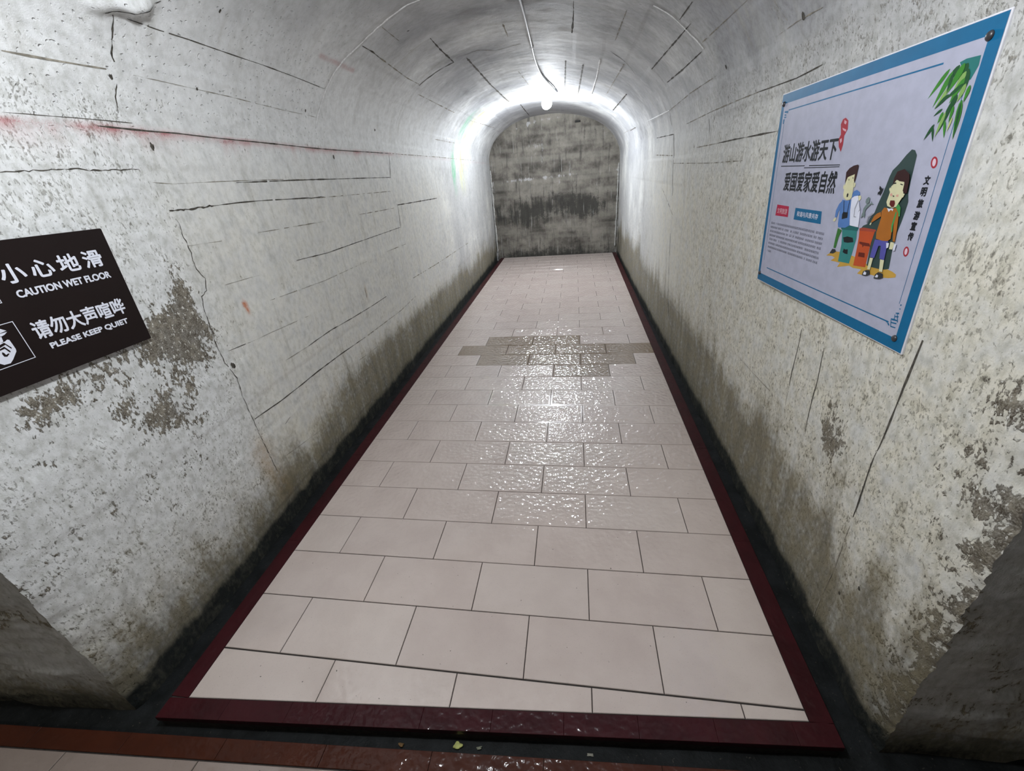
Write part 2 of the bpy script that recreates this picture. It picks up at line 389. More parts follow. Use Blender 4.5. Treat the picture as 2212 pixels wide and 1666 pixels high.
HOLES = [(1.333, 1.444, 9), (1.575, 1.66, 6), (1.633, 1.963, 6), (2.228, 1.668, 7), (2.441, 1.441, 10), (3.016, 1.64, 9), (2.682, 2.318, 6), (2.233, 3.827, 10), (1.578, 3.831, 11), (.801, 5.238, 6), (.854, 5.334, 5), (1.271, 1.641, 7), (1.288, .725, 12)]
rnd = random.Random(4)

def blob(Y, u, a, b, ra, rb): return np.exp(-(((Y - a) / ra) ** 2 + ((u - b) / rb) ** 2))
def seg_dist(Y, u, pts):
    d = np.full(Y.shape, 9.0)
    for (a, b), (c, e) in zip(pts[:-1], pts[1:]):
        vx, vy = c - a, e - b; t = np.clip(((Y - a) * vx + (u - b) * vy) / (vx * vx + vy * vy), 0, 1)
        d = np.minimum(d, np.hypot(Y - a - t * vx, u - b - t * vy))
    return d
def masks(Y, u):
    n1 = fbm(Y * 3, u * 1.2, 51); n2 = fbm(Y * 12, u * 4, 52); n3 = fbm(Y * 9, u * 9, 53)
    left = u < 2.775
    hgt = np.where(left, u + .05, UT - u - .05)         # height above the gutter along the wall
    # damp rising from the gutter
    lvl = np.where(left, .40 + .12 * sst(1.3, 2.4, Y), .56 + .06 * sst(1.0, 2.5, Y)) + (n1 - .5) * .30 + (n2 - .5) * .14
    lvl = np.maximum(lvl, .08)
    g = .92 * (1 - sst(.0, 1.0, hgt / lvl)); gb = .95 * (1 - .35 * sst(1.5, 2.6, Y)) * (1 - sst(-.01, .075 + .07 * n2, hgt))
    g = g + np.where(left, .20, .30) * (1 - sst(.25, .75, hgt)) * n2
    g = g + .42 * left * (1 - sst(.24, .42, u + (n2 - .5) * .16)) * sst(1.4, 2.3, Y) * (1 - sst(4.4, 5.8, Y)) * (.55 + .9 * n3)
    g = g + .26 * (~left) * (1 - sst(.10, .50, hgt + (n2 - .5) * .2)) * sst(1.2, 2.2, Y)
    # streaks down the right wall
    g = g + np.where(left, 0, .34 * sst(.50, .75, n1) * (1 - sst(.3, 1.0, hgt)))
    n4 = fbm(Y * 8, u * .9, 57); n5 = fbm(Y * 1.6, u * 1.3, 58)
    g = g + (~left) * (.42 * (1 - sst(.08, .72, hgt + (n1 - .5) * .5 + (n4 - .5) * .5)) * sst(.75, 1.1, Y) + .30 * sst(.52, .72, n4) * (1 - sst(.5, 1.1, hgt)))
    g = g + left * (.13 * sst(.55, .74, n4) * (1 - sst(.35, .9, hgt)) + .16 * sst(.52, .72, n5) * (1 - sst(.6, 1.2, hgt)) * sst(1.2, 2.0, Y))
    g = np.minimum(g, .78) + gb
    g = g + .30 * sst(6.2, 7.1, Y) * sst(.40, .7, n2)  # patchy darkening over the last stretch before the end wall
    g = g + .22 * blob(Y, u, 3.42, 1.95, .10, .14) + .14 * blob(Y, u, 2.2, 1.75, .3, .12) + .18 * blob(Y, u, 1.08, 4.93, .10, .10) + .25 * blob(Y, u, 1.33, 1.66, .03, .06)
    # bare concrete where the limewash has flaked
    e = .80 * blob(Y, u, 1.15, .87, .13, .12) + .62 * blob(Y, u, 1.20, 1.02, .06, .12) + .52 * blob(Y, u, .93, .74, .16, .075) + .50 * blob(Y, u, 1.02, .66, .10, .07) + .56 * blob(Y, u, .90, .895, .18, .06) + .4 * blob(Y, u, .70, .85, .12, .08) + .35 * blob(Y, u, .66, .74, .04, .04) + .4 * blob(Y, u, 1.07, .94, .05, .06)
    e = e + .48 * blob(Y, u, 1.05, 4.96, .09, .07) + .35 * blob(Y, u, 1.05, 4.88, .06, .10) + .4 * blob(Y, u, 1.35, 4.78, .12, .05)
    em = np.clip(Y - np.where(left, .47, .60), 0, 9)
    e = e + np.where(left, .26, .72) * np.exp(-em / .085) * np.where(u > 4.0, 1, np.where(u < 1.4, 1, .4)) * (.5 + n3)
    e = e + .16 * sst(.54, .76, n3) * (1 - sst(1.2, 2.6, Y)) * (np.abs(u - 2.775) > 1.5) + .34 * blob(Y, u, 1.05, .50, .12, .10) + .26 * blob(Y, u, .80, .52, .15, .12)
    warm = np.where(left, .06 + .55 * sst(.55, .0, u) + .42 * sst(1.15, 1.4, Y) * sst(1.6, 1.1, u), .32 + .55 * sst(4.0, 4.5, u) * (1 - sst(2.5, 5, Y)))
    warm = warm * np.where((u > 1.7) & (u < 3.9), .35, 1)
    pit = np.where(left, .75 * (1 - sst(1.15, 1.5, Y)) + .34, .95 * (1 - sst(2.2, 3.4, Y)) + .22) * np.where((u > 1.6) & (u < 3.9), .45, 1.0)
    pit = np.clip(pit + (n3 - .5) * .5, 0, 1.2)
    gray = sst(1.75, 2.4, u) * (1 - sst(3.7, 4.4, u)) * (.80 + .9 * (n1 - .5)) + .10 + .62 * sst(3.6, 5.0, Y)  # far stretch greyed in the colour to offset the lamp's glare
    tint = np.zeros(Y.shape + (4,))
    def paint(rgb, a):
        a = np.clip(a, 0, 1); w = a > tint[..., 3]
        for i in range(3): tint[..., i] = np.where(w, rgb[i], tint[..., i])
        tint[..., 3] = np.maximum(tint[..., 3], a)
    rl = [(.5, 1.487), (.97, 1.487), (1.2, 1.490), (1.64, 1.484), (2.36, 1.474), (3.23, 1.481), (5.2, 1.47), (7.1, 1.462)]
    d = seg_dist(Y, u, rl); below = u < np.interp(Y, [p[0] for p in rl], [p[1] for p in rl])
    a = (.55 + .45 * sst(1.0, 1.4, Y)) * np.exp(-(d / np.where(below, .016, .008)) ** 2) * (.50 + .7 * (n2 - .3)) * (1 - .75 * sst(3.1, 3.5, Y)) + .35 * np.exp(-(d / .045) ** 2) * below * sst(.5, .75, n2) * (Y < 3)
    paint((.40, .12, .125), a * (Y < 7.0))
    paint((.40, .15, .15), .6 * np.exp(-(seg_dist(Y, u, [(2.24, 1.965), (2.42, 1.967), (2.56, 1.965)]) / .012) ** 2))
    gl = [(5.0, 2.12), (5.17, 1.95), (5.2, 1.72), (5.05, 1.50), (4.92, 1.25), (4.95, 1.12)]
    dg = seg_dist(Y, u, gl); st = fbm(Y * 22, u * 2.5, 61, 3)
    paint((.17, .40, .25), 1.15 * np.exp(-(dg / .10) ** 2) * sst(.38, .65, st) * sst(1.05, 1.4, u) * (1 - sst(1.8, 2.3, u)))
    paint((.52, .54, .20), .75 * np.exp(-((Y - 5.35) / .16) ** 2) * sst(.42, .7, st) * sst(1.05, 1.3, u) * (1 - sst(2.1, 2.5, u)))
    paint((.52, .15, .045), 2.2 * blob(Y, u, 1.461, .903, .007, .020) + 1.8 * blob(Y, u, 1.457, .916, .010, .008))
    paint((.36, .22, .08), .6 * blob(Y, u, 2.453, .70, .012, .05) + .55 * np.exp(-(seg_dist(Y, u, [(1.25, .36), (1.27, .22), (1.30, .10)]) / .05) ** 2) + .5 * blob(Y, u, 1.30, .10, .06, .06))
    return np.clip(g, 0, 1.1), np.clip(e, 0, 1), np.clip(warm, 0, 1), pit, np.clip(gray, 0, 1), tint

def set_attr(me, name, arr):
    a = me.attributes.new(name, 'FLOAT', 'POINT'); a.data.foreach_set('value', np.ascontiguousarray(arr, dtype=np.float32).ravel())
YS = [0.0]
while YS[-1] < 1: YS.append(YS[-1] + (.0065 + .0024 * YS[-1] * 6.7) / 6.68)
YS = np.array(YS) / YS[-1]

def liner(name, u0, u1, nu):
    us = np.linspace(u0, u1, nu)
    x0, _ = prof(np.full(nu, .5), us); ym = ymouth(x0)
    V, U = np.meshgrid(YS, us, indexing='ij')
    Y = ym[None, :] + V * (YE - ym[None, :])
    P = surf(Y, U); nY = len(YS)
    verts = P.reshape(-1, 3)
    idx = np.arange(nY * nu).reshape(nY, nu)
    F = np.stack([idx[:-1, :-1], idx[1:, :-1], idx[1:, 1:], idx[:-1, 1:]], -1).reshape(-1, 4)[:, ::-1]
    ev = []; ef = []; emi = []; euv = []
    base = len(verts)
    def strip(pts, w, kind):
        # resample
        q = []
        for (a, b), (c, d) in zip(pts[:-1], pts[1:]):
            n = max(1, int(math.hypot(c - a, d - b) / (.010 if kind == 'c' else .03)))
            q += [(a + (c - a) * i / n, b + (d - b) * i / n) for i in range(n)]
        q.append(pts[-1]); q = np.array(q)
        if kind == 'c': q[1:-1] += np.random.RandomState(len(q)).normal(0, .0022, (len(q) - 2, 2)) * .6
        t = np.gradient(q, axis=0); L = np.hypot(t[:, 0], t[:, 1])[:, None] + 1e-9; t /= L
        nrm = np.stack([-t[:, 1], t[:, 0]], 1); m = len(q)
        rs = np.random.RandomState(m * 7 + int(w * 1e4)); ww = w * np.clip(rs.normal(.8, .32, m), .12, 1.6)
        if kind == 'f': ww = w * np.clip(rs.normal(.6, .4, m), .08, 1.3)
        if kind == 'w': ww = w * np.clip(rs.normal(1.05, .3, m), .35, 1.6)
        ww[0] *= .6; ww[-1] *= .6
        L_ = q - nrm * ww[:, None] / 2; R_ = q + nrm * ww[:, None] / 2
        o = base + len(ev)
        if kind == 'w':
            a = surf(L_[:, 0], L_[:, 1], -.001); b = surf(q[:, 0], q[:, 1], .0035); c = surf(R_[:, 0], R_[:, 1], -.001); cols = [a, b, c]
        else: cols = [surf(L_[:, 0], L_[:, 1], .0011), surf(R_[:, 0], R_[:, 1], .0011)]
        k = len(cols)
        for i in range(m):
            for cc in cols: ev.append(cc[i]); euv.append(tuple(q[i]))
        for i in range(m - 1):
            if kind == 'f' and rs.rand() < .12: continue
            for j in range(k - 1):
                ef.append((o + i * k + j, o + i * k + j + 1, o + (i + 1) * k + j + 1, o + (i + 1) * k + j)); emi.append({'c': 1, 'd': 1, 'f': 2, 'l': 2, 'w': 3}[kind])
    for kind, w, pts in LINES:
        um = sum(p[1] for p in pts) / len(pts) / 1000
        if u0 <= um < u1: ym_ = sum(p[0] for p in pts) / len(pts) / 1000; strip([(a / 1000, b / 1000) for a, b in pts], (1.0 if kind == 'c' else min(2.8, max(1.0, ym_ / 1.6))) * w * (.00062 if kind == 'c' else .00078), kind)
    for (hy, hu, r) in HOLES:
        if u0 <= hu < u1:
            o = base + len(ev); rr = random.Random(int(hy * 1000))
            for i in range(12):
                k = r / 1000 * rr.uniform(.65, 1.15); a = i / 12 * 2 * pi
                p = surf(hy + k * .8 * cos(a), hu + k * 1.2 * sin(a), .0013); ev.append(p); euv.append((hy, hu))
            ef.append(tuple(range(o, o + 12))); emi.append(1)
    me = bpy.data.meshes.new(name)
    allv = np.concatenate([verts, np.array(ev).reshape(-1, 3)]) if ev else verts
    me.from_pydata(allv.tolist(), [], F.tolist() + ef)
    me.polygons.foreach_set('material_index', np.concatenate([np.zeros(len(F), int), np.array(emi, int)]).astype(np.int32))
    uvv = np.concatenate([np.stack([Y, U], -1).reshape(-1, 2), np.array(euv).reshape(-1, 2)]) if ev else np.stack([Y, U], -1).reshape(-1, 2)
    uvl = me.uv_layers.new(name='UVMap'); li = np.zeros(len(me.loops), np.int32); me.loops.foreach_get('vertex_index', li)
    uvl.data.foreach_set('uv', uvv[li].astype(np.float32).ravel())
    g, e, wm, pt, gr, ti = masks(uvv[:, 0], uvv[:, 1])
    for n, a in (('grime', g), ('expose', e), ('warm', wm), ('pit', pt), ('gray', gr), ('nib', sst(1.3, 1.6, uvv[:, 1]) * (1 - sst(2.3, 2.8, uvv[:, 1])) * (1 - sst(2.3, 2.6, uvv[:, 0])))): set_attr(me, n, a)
    ca = me.attributes.new('tint', 'FLOAT_COLOR', 'POINT'); ca.data.foreach_set('color', ti.astype(np.float32).ravel())
    me.update()
    return structure(mesh_obj(name, me, [M_WALL, M_JOINT, M_FAINT, M_RIDGE], smooth=True))
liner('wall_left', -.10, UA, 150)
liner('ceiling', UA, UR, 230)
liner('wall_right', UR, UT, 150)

# ---------------------------------------------------------------- end wall
def grid_mesh(name, P, UV, attrs, mats):
    n, m = P.shape[:2]; idx = np.arange(n * m).reshape(n, m)
    F = np.stack([idx[:-1, :-1], idx[1:, :-1], idx[1:, 1:], idx[:-1, 1:]], -1).reshape(-1, 4)
    me = bpy.data.meshes.new(name); me.from_pydata(P.reshape(-1, 3).tolist(), [], F.tolist())
    uvl = me.uv_layers.new(name='UVMap'); li = np.zeros(len(me.loops), np.int32); me.loops.foreach_get('vertex_index', li)
    uvl.data.foreach_set('uv', UV.reshape(-1, 2)[li].astype(np.float32).ravel())
    for k, a in attrs.items(): set_attr(me, k, a)
    me.update(); return structure(mesh_obj(name, me, mats, smooth=True))
xs = np.linspace(-1.12, 1.06, 120); zz = np.linspace(-.10, 2.1, 130)
X, Z = np.meshgrid(xs, zz, indexing='xy')
bl = np.floor((Z + .1) / .24); dd = (hash3(bl, bl * 0, 5) - .5) * .010 + (fbm(X * 4, Z * 4, 8) - .5) * .02
edge = np.abs(((Z + .1) / .24) % 1 - .5) > .47
PE = np.stack([X, YE - dd - edge * .003 * (hash3(bl, bl * 0, 6) > .4), Z], -1)
nz = fbm(X * 3, Z * 3, 15); ns = fbm(X * 12, Z * 1.5, 16)
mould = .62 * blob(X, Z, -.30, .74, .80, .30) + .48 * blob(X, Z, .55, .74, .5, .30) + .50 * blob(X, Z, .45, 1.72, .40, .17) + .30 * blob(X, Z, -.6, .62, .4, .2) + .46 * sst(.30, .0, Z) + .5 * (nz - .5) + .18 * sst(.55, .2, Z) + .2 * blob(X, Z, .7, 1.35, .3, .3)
prl = np.abs(X - (-.03)) / .99; rimd = np.where(Z < 1.35, 1 - prl, 0)
top = np.sqrt(np.clip(1 - prl ** 2.15, 0, 1)) * .6 + 1.40
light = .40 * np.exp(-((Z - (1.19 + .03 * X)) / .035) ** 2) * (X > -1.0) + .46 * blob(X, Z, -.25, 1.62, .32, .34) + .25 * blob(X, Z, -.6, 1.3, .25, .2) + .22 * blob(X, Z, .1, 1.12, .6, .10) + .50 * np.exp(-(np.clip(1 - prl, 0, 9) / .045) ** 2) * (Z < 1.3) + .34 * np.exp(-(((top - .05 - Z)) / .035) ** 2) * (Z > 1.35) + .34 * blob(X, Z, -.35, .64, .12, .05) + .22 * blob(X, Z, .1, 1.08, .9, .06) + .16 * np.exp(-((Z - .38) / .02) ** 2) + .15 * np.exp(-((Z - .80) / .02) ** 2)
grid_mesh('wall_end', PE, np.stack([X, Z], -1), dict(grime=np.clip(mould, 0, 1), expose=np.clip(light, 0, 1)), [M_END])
# broken-out chip at the crown of the end wall
bm = bmesh.new(); bm_box(bm, .30, .375, YE - .02, YE + .01, 1.868, 1.893, .004)
ch = from_bm('trim_1', bm, plain('crown_slot', (.02, .02, .018), .9)); structure(ch)

# thin mortar fillets where the end wall meets the side walls
bm = bmesh.new()
for x0, z0_, z1_, tl in ((-1.018, .10, 1.34, -.006), (.948, .10, 1.30, .008)):
    rs = random.Random(int(z1_ * 100)); n = 40; prev = None
    for i in range(n):
        z = z0_ + (z1_ - z0_) * i / (n - 1); w = .012 + rs.uniform(-.005, .006); x = x0 + tl * i / n + rs.uniform(-.002, .002)
        row = [bm.verts.new((x - w, YE - .004, z)), bm.verts.new((x, YE - .030 + rs.uniform(-.004, .004), z)), bm.verts.new((x + w, YE - .004, z))]
        if prev:
            for a in range(2): bm.faces.new((prev[a], prev[a + 1], row[a + 1], row[a]))
        prev = row
structure(from_bm('trim_5', bm, plain('grey_mortar', (.40, .40, .38), .85, .3, 0, 60, .3)))

# ---------------------------------------------------------------- cross corridor shell (mostly behind the camera)
def corridor_face():
    us = np.concatenate([np.linspace(-.10, UA, 150), np.linspace(UA, UR, 230)[1:], np.linspace(UR, UT, 150)[1:]])
    x0, _ = prof(np.full(len(us), .5), us); ym = ymouth(x0)
    inner = surf(ym, us)
    ks = np.linspace(0, 1, 46) ** 1.5
    out = np.stack([inner[:, 0] * 3.6, 0 * ym, np.clip(-.1 + (inner[:, 2] + .1) * (1 + 2.6 * sst(.2, 1.2, inner[:, 2])), -.1, 2.62)], -1)
    out[:, 1] = ymouth(out[:, 0])
    P = inner[:, None, :] * (1 - ks[None, :, None]) + out[:, None, :] * ks[None, :, None]
    n = fbm(P[..., 0] * 6 + P[..., 2], P[..., 2] * 7, 21); P[..., 1] -= ((n - .5) * .03 + (fbm(P[..., 0] * 9, P[..., 2] * 42, 27) - .5) * .022) * np.clip(ks[None, :] * 14, 0, 1)
    # ledge-like board marks
    lines = np.exp(-((P[..., 2] - .16) / .006) ** 2) + np.exp(-((P[..., 2] - .42) / .006) ** 2); P[..., 1] -= .006 * lines * np.clip(ks[None, :] * 14, 0, 1)
    UV = np.stack([P[..., 0] + 20, P[..., 2]], -1)
    sh = P[..., 0].shape; h = P[..., 2]
    nn = fbm(P[..., 0] * 4, h * 4, 22)
    at = dict(grime=np.clip(.34 + .5 * (nn - .5) + .6 * sst(.18, -.03, h), 0, 1), expose=np.clip(.25 + .6 * (nn - .5), 0, 1), warm=np.full(sh, .3), pit=np.full(sh, .6), gray=np.full(sh, .55))
    o = grid_mesh('wall_front', P, UV, at, [M_WALL])
    ca = o.data.attributes.new('tint', 'FLOAT_COLOR', 'POINT'); ca.data.foreach_set('color', np.zeros(sh + (4,), np.float32).ravel())
corridor_face()
M_CONC = plain('grey_concrete', (.33, .33, .31), .85, .3, 0, 6, .3, .004)
bm = bmesh.new(); bm_box(bm, -4.2, 4.2, -1.95, -1.75, -.2, 2.7); structure(from_bm('wall_back', bm, M_CONC))
bm = bmesh.new(); bm_box(bm, -4.2, 4.2, -1.95, .74, 2.60, 2.75); structure(from_bm('trim_2', bm, M_CONC)).name = 'ceiling_corridor'

# ---------------------------------------------------------------- floor: tiled deck of the tunnel
L = .411; D = .2; Y0 = .849; WH = .905
def front_edge(x): return .497 + .068 * (x + .912)
tv = []; tf = []; tmi = []; ttone = []; tbrown = []
def tile(poly, brown=0.0, zt=0.0, gap=.0014, bev=.0014, rim=.008):
    """poly: 4 corners ccw; bevelled slab with a flat rim and a hammered middle"""
    p = [Vector((x, y)) for x, y in poly]
    def inset(d):
        o = []
        for i in range(len(p)):
            a, b, c = p[i - 1], p[i], p[(i + 1) % len(p)]
            e1 = (b - a).normalized(); e2 = (c - b).normalized(); n1 = Vector((-e1.y, e1.x)); n2 = Vector((-e2.y, e2.x))
            o.append(b + (n1 + n2) * (d / (1 + n1.dot(n2))))
        return o
    size = min((p[1] - p[0]).length, (p[2] - p[1]).length)
    if size < .006: return
    r = [inset(gap), inset(gap + bev), inset(gap + bev + min(rim, size / 5))]; z = [zt - .0015, zt, zt]
    o = len(tv); n = len(p); dz = rnd.uniform(-.0003, .0003)
    for q in inset(gap): tv.append((q.x, q.y, zt - .012))
    for k in range(3):
        for q in r[k]: tv.append((q.x, q.y, z[k] + dz))
    tone = rnd.random()
    for k in range(3):
        for i in range(n):
            j = (i + 1) % n; tf.append((o + k * n + i, o + k * n + j, o + (k + 1) * n + j, o + (k + 1) * n + i)); tmi.append(1)
    tf.append(tuple(o + 3 * n + i for i in range(n))); tmi.append(0)
    ttone.extend([tone] * (4 * n)); tbrown.extend([brown] * (4 * n))
BROWN = {12: (-.50, .34), 11: (-.70, 1.0), 10: (-.50, .75), 9: (.11, .55)}
YTOP = 7.10
for r in range(-2, 32):
    y0, y1 = Y0 + D * r, Y0 + D * (r + 1)
    if y0 >= YTOP - .02: break
    y1 = min(y1, YTOP)
    ph = -.9 + (.2036 if r % 2 else 0.0) + (.0 if r % 2 else -.003)
    xs_ = [-WH] + [x for x in [ph + L * i for i in range(-1, 7)] if -WH + .02 < x < WH - .02] + [WH]
    for xa, xb in zip(xs_[:-1], xs_[1:]):
        b = 1.0 if r in BROWN and BROWN[r][0] <= (xa + xb) / 2 <= BROWN[r][1] and not (r == 11 and xa < -.85) else 0.0
        if r == -2:
            ya, yb = front_edge(xa), front_edge(xb)
            if min(y1 - ya, y1 - yb) < .008: continue
            tile([(xa, ya), (xb, yb), (xb, y1 - .002), (xa, y1 - .002)], 0)
        else: tile([(xa, y0), (xb, y0), (xb, y1), (xa, y1)], b)
def tile_object(name, bed, mats):
    o0 = len(tv)
    bv, bf = bed
    for v in bv: tv.append(v); ttone.append(0); tbrown.append(0)
    for f in bf: tf.append(tuple(o0 + i for i in f)); tmi.append(2)
    me = bpy.data.meshes.new(name); me.from_pydata([tuple(v) for v in tv], [], tf); me.polygons.foreach_set('material_index', tmi)
    set_attr(me, 'tone', np.array(ttone)); set_attr(me, 'brown', np.array(tbrown)); me.update()
    tv.clear(); tf.clear(); tmi.clear(); ttone.clear(); tbrown.clear()
    return structure(mesh_obj(name, me, mats))
def prism(poly, z0, z1):
    n = len(poly); v = [(x, y, z0) for x, y in poly] + [(x, y, z1) for x, y in poly]
    f = [tuple(range(n, 2 * n)), tuple(range(n - 1, -1, -1))] + [(i, (i + 1) % n, n + (i + 1) % n, n + i) for i in range(n)]
    return v, f
ED = .962
tile_object('floor', prism([(-ED, front_edge(-ED) - .050), (ED, front_edge(ED) - .050), (ED, 7.135), (-ED, 7.135)], -.12, -.004), [M_TILE, M_RIM, M_GROUT])
# maroon edging tiles round the deck
def strip_tiles(name, quads, mat, z0=-.02, z1=-.0002):
    bm = bmesh.new()
    for q in quads:
        v, f = prism(q, z0, z1); vs = [bm.verts.new(p) for p in v]
        for k in f: bm.faces.new([vs[i] for i in k])
    bm.normal_update()
    bmesh.ops.bevel(bm, geom=[e for e in bm.edges if all(abs(v.co.z - z1) < 1e-6 for v in e.verts)], offset=.0007, segments=1, affect='EDGES')
    return structure(from_bm(name, bm, mat))
qs = []
for sx in (-1, 1):
    ya = front_edge(sx * WH)
    while ya < YTOP:
        yb = min(ya + .60, YTOP); a, b = sorted((sx * (WH + .0008), sx * (WH + .060)))
        qs.append([(a, ya + .0002), (b, ya + .0002), (b, yb - .0002), (a, yb - .0002)]); ya = yb
xa = -WH - .060
while xa < WH + .059:
    xb = min(xa + .2025, WH + .060)
    qs.append([(xa + .0002, front_edge(xa) - .054), (xb - .0002, front_edge(xb) - .054), (xb - .0002, front_edge(xb) - .0008), (xa + .0002, front_edge(xa) - .0008)]); xa = xb
strip_tiles('trim_3', qs, M_RED)
# gutter
xs = np.linspace(-4, 4, 161); ys = np.concatenate([np.linspace(.25, 1.0, 30), np.linspace(1.05, 7.3, 90)])
X, Yg = np.meshgrid(xs, ys, indexing='xy'); P = np.stack([X, Yg, -.055 + (fbm(X * 14, Yg * 14, 33) - .5) * .012], -1)
grid_mesh('floor_gutter', P, np.stack([X, Yg], -1), {}, [M_GUTTER])
# cross corridor floor: rust edging and pink tiles
def cor_edge(x): return .462 + .058 * (x - .09)
qs = []; xa = -4.0
while xa < 4.0:
    xb = xa + .30; qs.append([(xa + .0006, cor_edge(xa) - .049), (xb - .0006, cor_edge(xb) - .049), (xb - .0006, cor_edge(xb)), (xa + .0006, cor_edge(xa))]); xa = xb
strip_tiles('trim_4', qs, M_ORANGE)
for r in range(0, 11):
    xa = -1.155 - L * 7 + (L / 2 if r % 2 else 0)
    for i in range(20):
        xb = xa + L; o = cor_edge(0) - .051
        def pt(x, k): return (x + .058 * k * D * .0 - (.07 * k * D), cor_edge(x) - .051 - k * D)
        tile([pt(xa, r + 1), pt(xb, r + 1), pt(xb, r), pt(xa, r)], 0); xa = xb
tile_object('floor_corridor', prism([(-4, cor_edge(-4) - .001), (-4.0, -1.76), (4, -1.76), (4, cor_edge(4) - .001)], -.12, -.004), [M_TILE2, M_RIM2, M_GROUT])

# ---------------------------------------------------------------- printed matter helpers
def flat(name, items, colors, parent, z, dz=.00012, unit=1e-4):
    """items: (colour key, polygon); printed in order, each a hair above the last"""
    mats = []; vs = []; fs = []; mi = []
    for n, (c, pts) in enumerate(items):
        if colors[c] not in mats: mats.append(colors[c])
        bmx = bmesh.new(); pv = [bmx.verts.new((x * unit, y * unit, z + n * dz)) for x, y in pts]
        f = bmx.faces.new(pv); f.normal_update()
        if f.normal.z < 0: f.normal_flip()
        bmesh.ops.triangulate(bmx, faces=[f]); bmx.verts.index_update(); o = len(vs)
        vs += [tuple(v.co) for v in bmx.verts]
        for g in bmx.faces: fs.append([o + v.index for v in g.verts]); mi.append(mats.index(colors[c]))
        bmx.free()
    return from_py(name, vs, fs, mats, parent, midx=mi)
def lettering(name, body, x0, x1, y0, y1, mat, parent, z, weight=.0, spacing=1.0):
    """flat printed words fitted to a box; weight = extra stroke half-width in metres"""
    cu = bpy.data.curves.new(name, 'FONT'); cu.body = body; cu.space_character = spacing; cu.fill_mode = 'FRONT'; cu.resolution_u = 3
    o = bpy.data.objects.new(name, cu); COL.objects.link(o); bpy.context.view_layer.update()
    me = bpy.data.meshes.new_from_object(o.evaluated_get(bpy.context.evaluated_depsgraph_get()))
    bpy.data.objects.remove(o); bpy.data.curves.remove(cu)
    n = len(me.vertices); a = np.zeros(n * 3, np.float32); me.vertices.foreach_get('co', a); a = a.reshape(-1, 3)
    fs = [tuple(p.vertices) for p in me.polygons]; bpy.data.meshes.remove(me)
    lo, hi = a.min(0), a.max(0); w = weight
    a[:, 0] = x0 + w + (a[:, 0] - lo[0]) / (hi[0] - lo[0]) * (x1 - x0 - 2 * w); a[:, 1] = y0 + w + (a[:, 1] - lo[1]) / (hi[1] - lo[1]) * (y1 - y0 - 2 * w); a[:, 2] = z
    vs = []; ff = []
    ring = [(0, 0)] + ([(w * cos(k * pi / 4), w * sin(k * pi / 4)) for k in range(8)] if w else [])
    for i, (dx, dy) in enumerate(ring):
        vs += [(p[0] + dx, p[1] + dy, p[2] + i * .000012) for p in a.tolist()]; ff += [tuple(v + i * n for v in f) for f in fs]
    return from_py(name, vs, ff, mat, parent)
def rect(x0, x1, y0, y1): return [(x0, y0), (x1, y0), (x1, y1), (x0, y1)]
def frame_rects(x0, x1, y0, y1, w): return [rect(x0, x1, y0, y0 + w), rect(x0, x1, y1 - w, y1), rect(x0, x0 + w, y0 + w, y1 - w), rect(x1 - w, x1, y0 + w, y1 - w)]

# ---------------------------------------------------------------- brown caution sign
M_BROWN = plain('brown_acrylic', (.0105, .0058, .0054), .5, .22, 0, 8, .06)
M_WHITE = plain('white_print', (.74, .76, .84), .5, .4, 0, 40, .03)
# local x = towards the tunnel's end, y = up, z = into the room
sy = Vector((.016, 0, .32)).normalized(); sx_ = Vector((-.0, 1, -.026)).normalized(); sx_ = (sx_ - sy * sx_.dot(sy)).normalized(); sz = sx_.cross(sy)
sx_ = Vector((0, 1, 0)); sz = sx_.cross(sy)
mw = Matrix(((sx_.x, sy.x, sz.x, -1.038), (sx_.y, sy.y, sz.y, .46), (sx_.z, sy.z, sz.z, .98), (0, 0, 0, 1)))
sign = empty('caution_sign', mw)
tag(sign, 'dark brown plaque on the left wall with white caution wet floor and keep quiet wording', 'sign')
def sign_quad():
    # the plaque hangs a touch crooked
    return [(.163, .0095), (.576, .0005), (.5825, .3255), (.168, .334)]
bm = bmesh.new(); v, f = prism(sign_quad(), -.009, 0); vs = [bm.verts.new(p) for p in v]
for k in f: bm.faces.new([vs[i] for i in k])
bmesh.ops.bevel(bm, geom=bm.edges[:], offset=.0012, segments=2, affect='EDGES')
from_bm('board', bm, M_BROWN, sign)
zt = .0006
def skew(o):   # follow the plaque's crookedness
    me = o.data; n = len(me.vertices); a = np.zeros(n * 3, np.float32); me.vertices.foreach_get('co', a); a = a.reshape(-1, 3)
    me.vertices.foreach_set('co', a.ravel()); return o
def crooked(o):
    me = o.data; n = len(me.vertices); a = np.zeros(n * 3, np.float32); me.vertices.foreach_get('co', a); a = a.reshape(-1, 3)
    a[:, 1] -= (a[:, 0] - .433) * .020
    me.vertices.foreach_set('co', a.ravel()); me.update(); return o
crooked(lettering('chinese_heading', '小心地滑', .316, .547, .2345, .2795, M_WHITE, sign, zt, .0012, 1.38))
crooked(lettering('english_line', 'CAUTION WET FLOOR', .3255, .5475, .2005, .2190, M_WHITE, sign, zt, .0009, .98))
crooked(lettering('chinese_heading', '请勿大声喧哗', .3135, .5435, .0975, .1435, M_WHITE, sign, zt, .0011, 1.0))
crooked(lettering('english_line', 'PLEASE KEEP QUIET', .3295, .5335, .0660, .0840, M_WHITE, sign, zt, .0009, .98))
def U(pts): return [(x * 1e4, y * 1e4) for x, y in pts]
WC = dict(w=M_WHITE, b=M_BROWN)
flat('quiet_pictogram_frame', [('w', U(q)) for q in frame_rects(.196, .2902, .0648, .1588, .0016)], WC, sign, zt, 0)
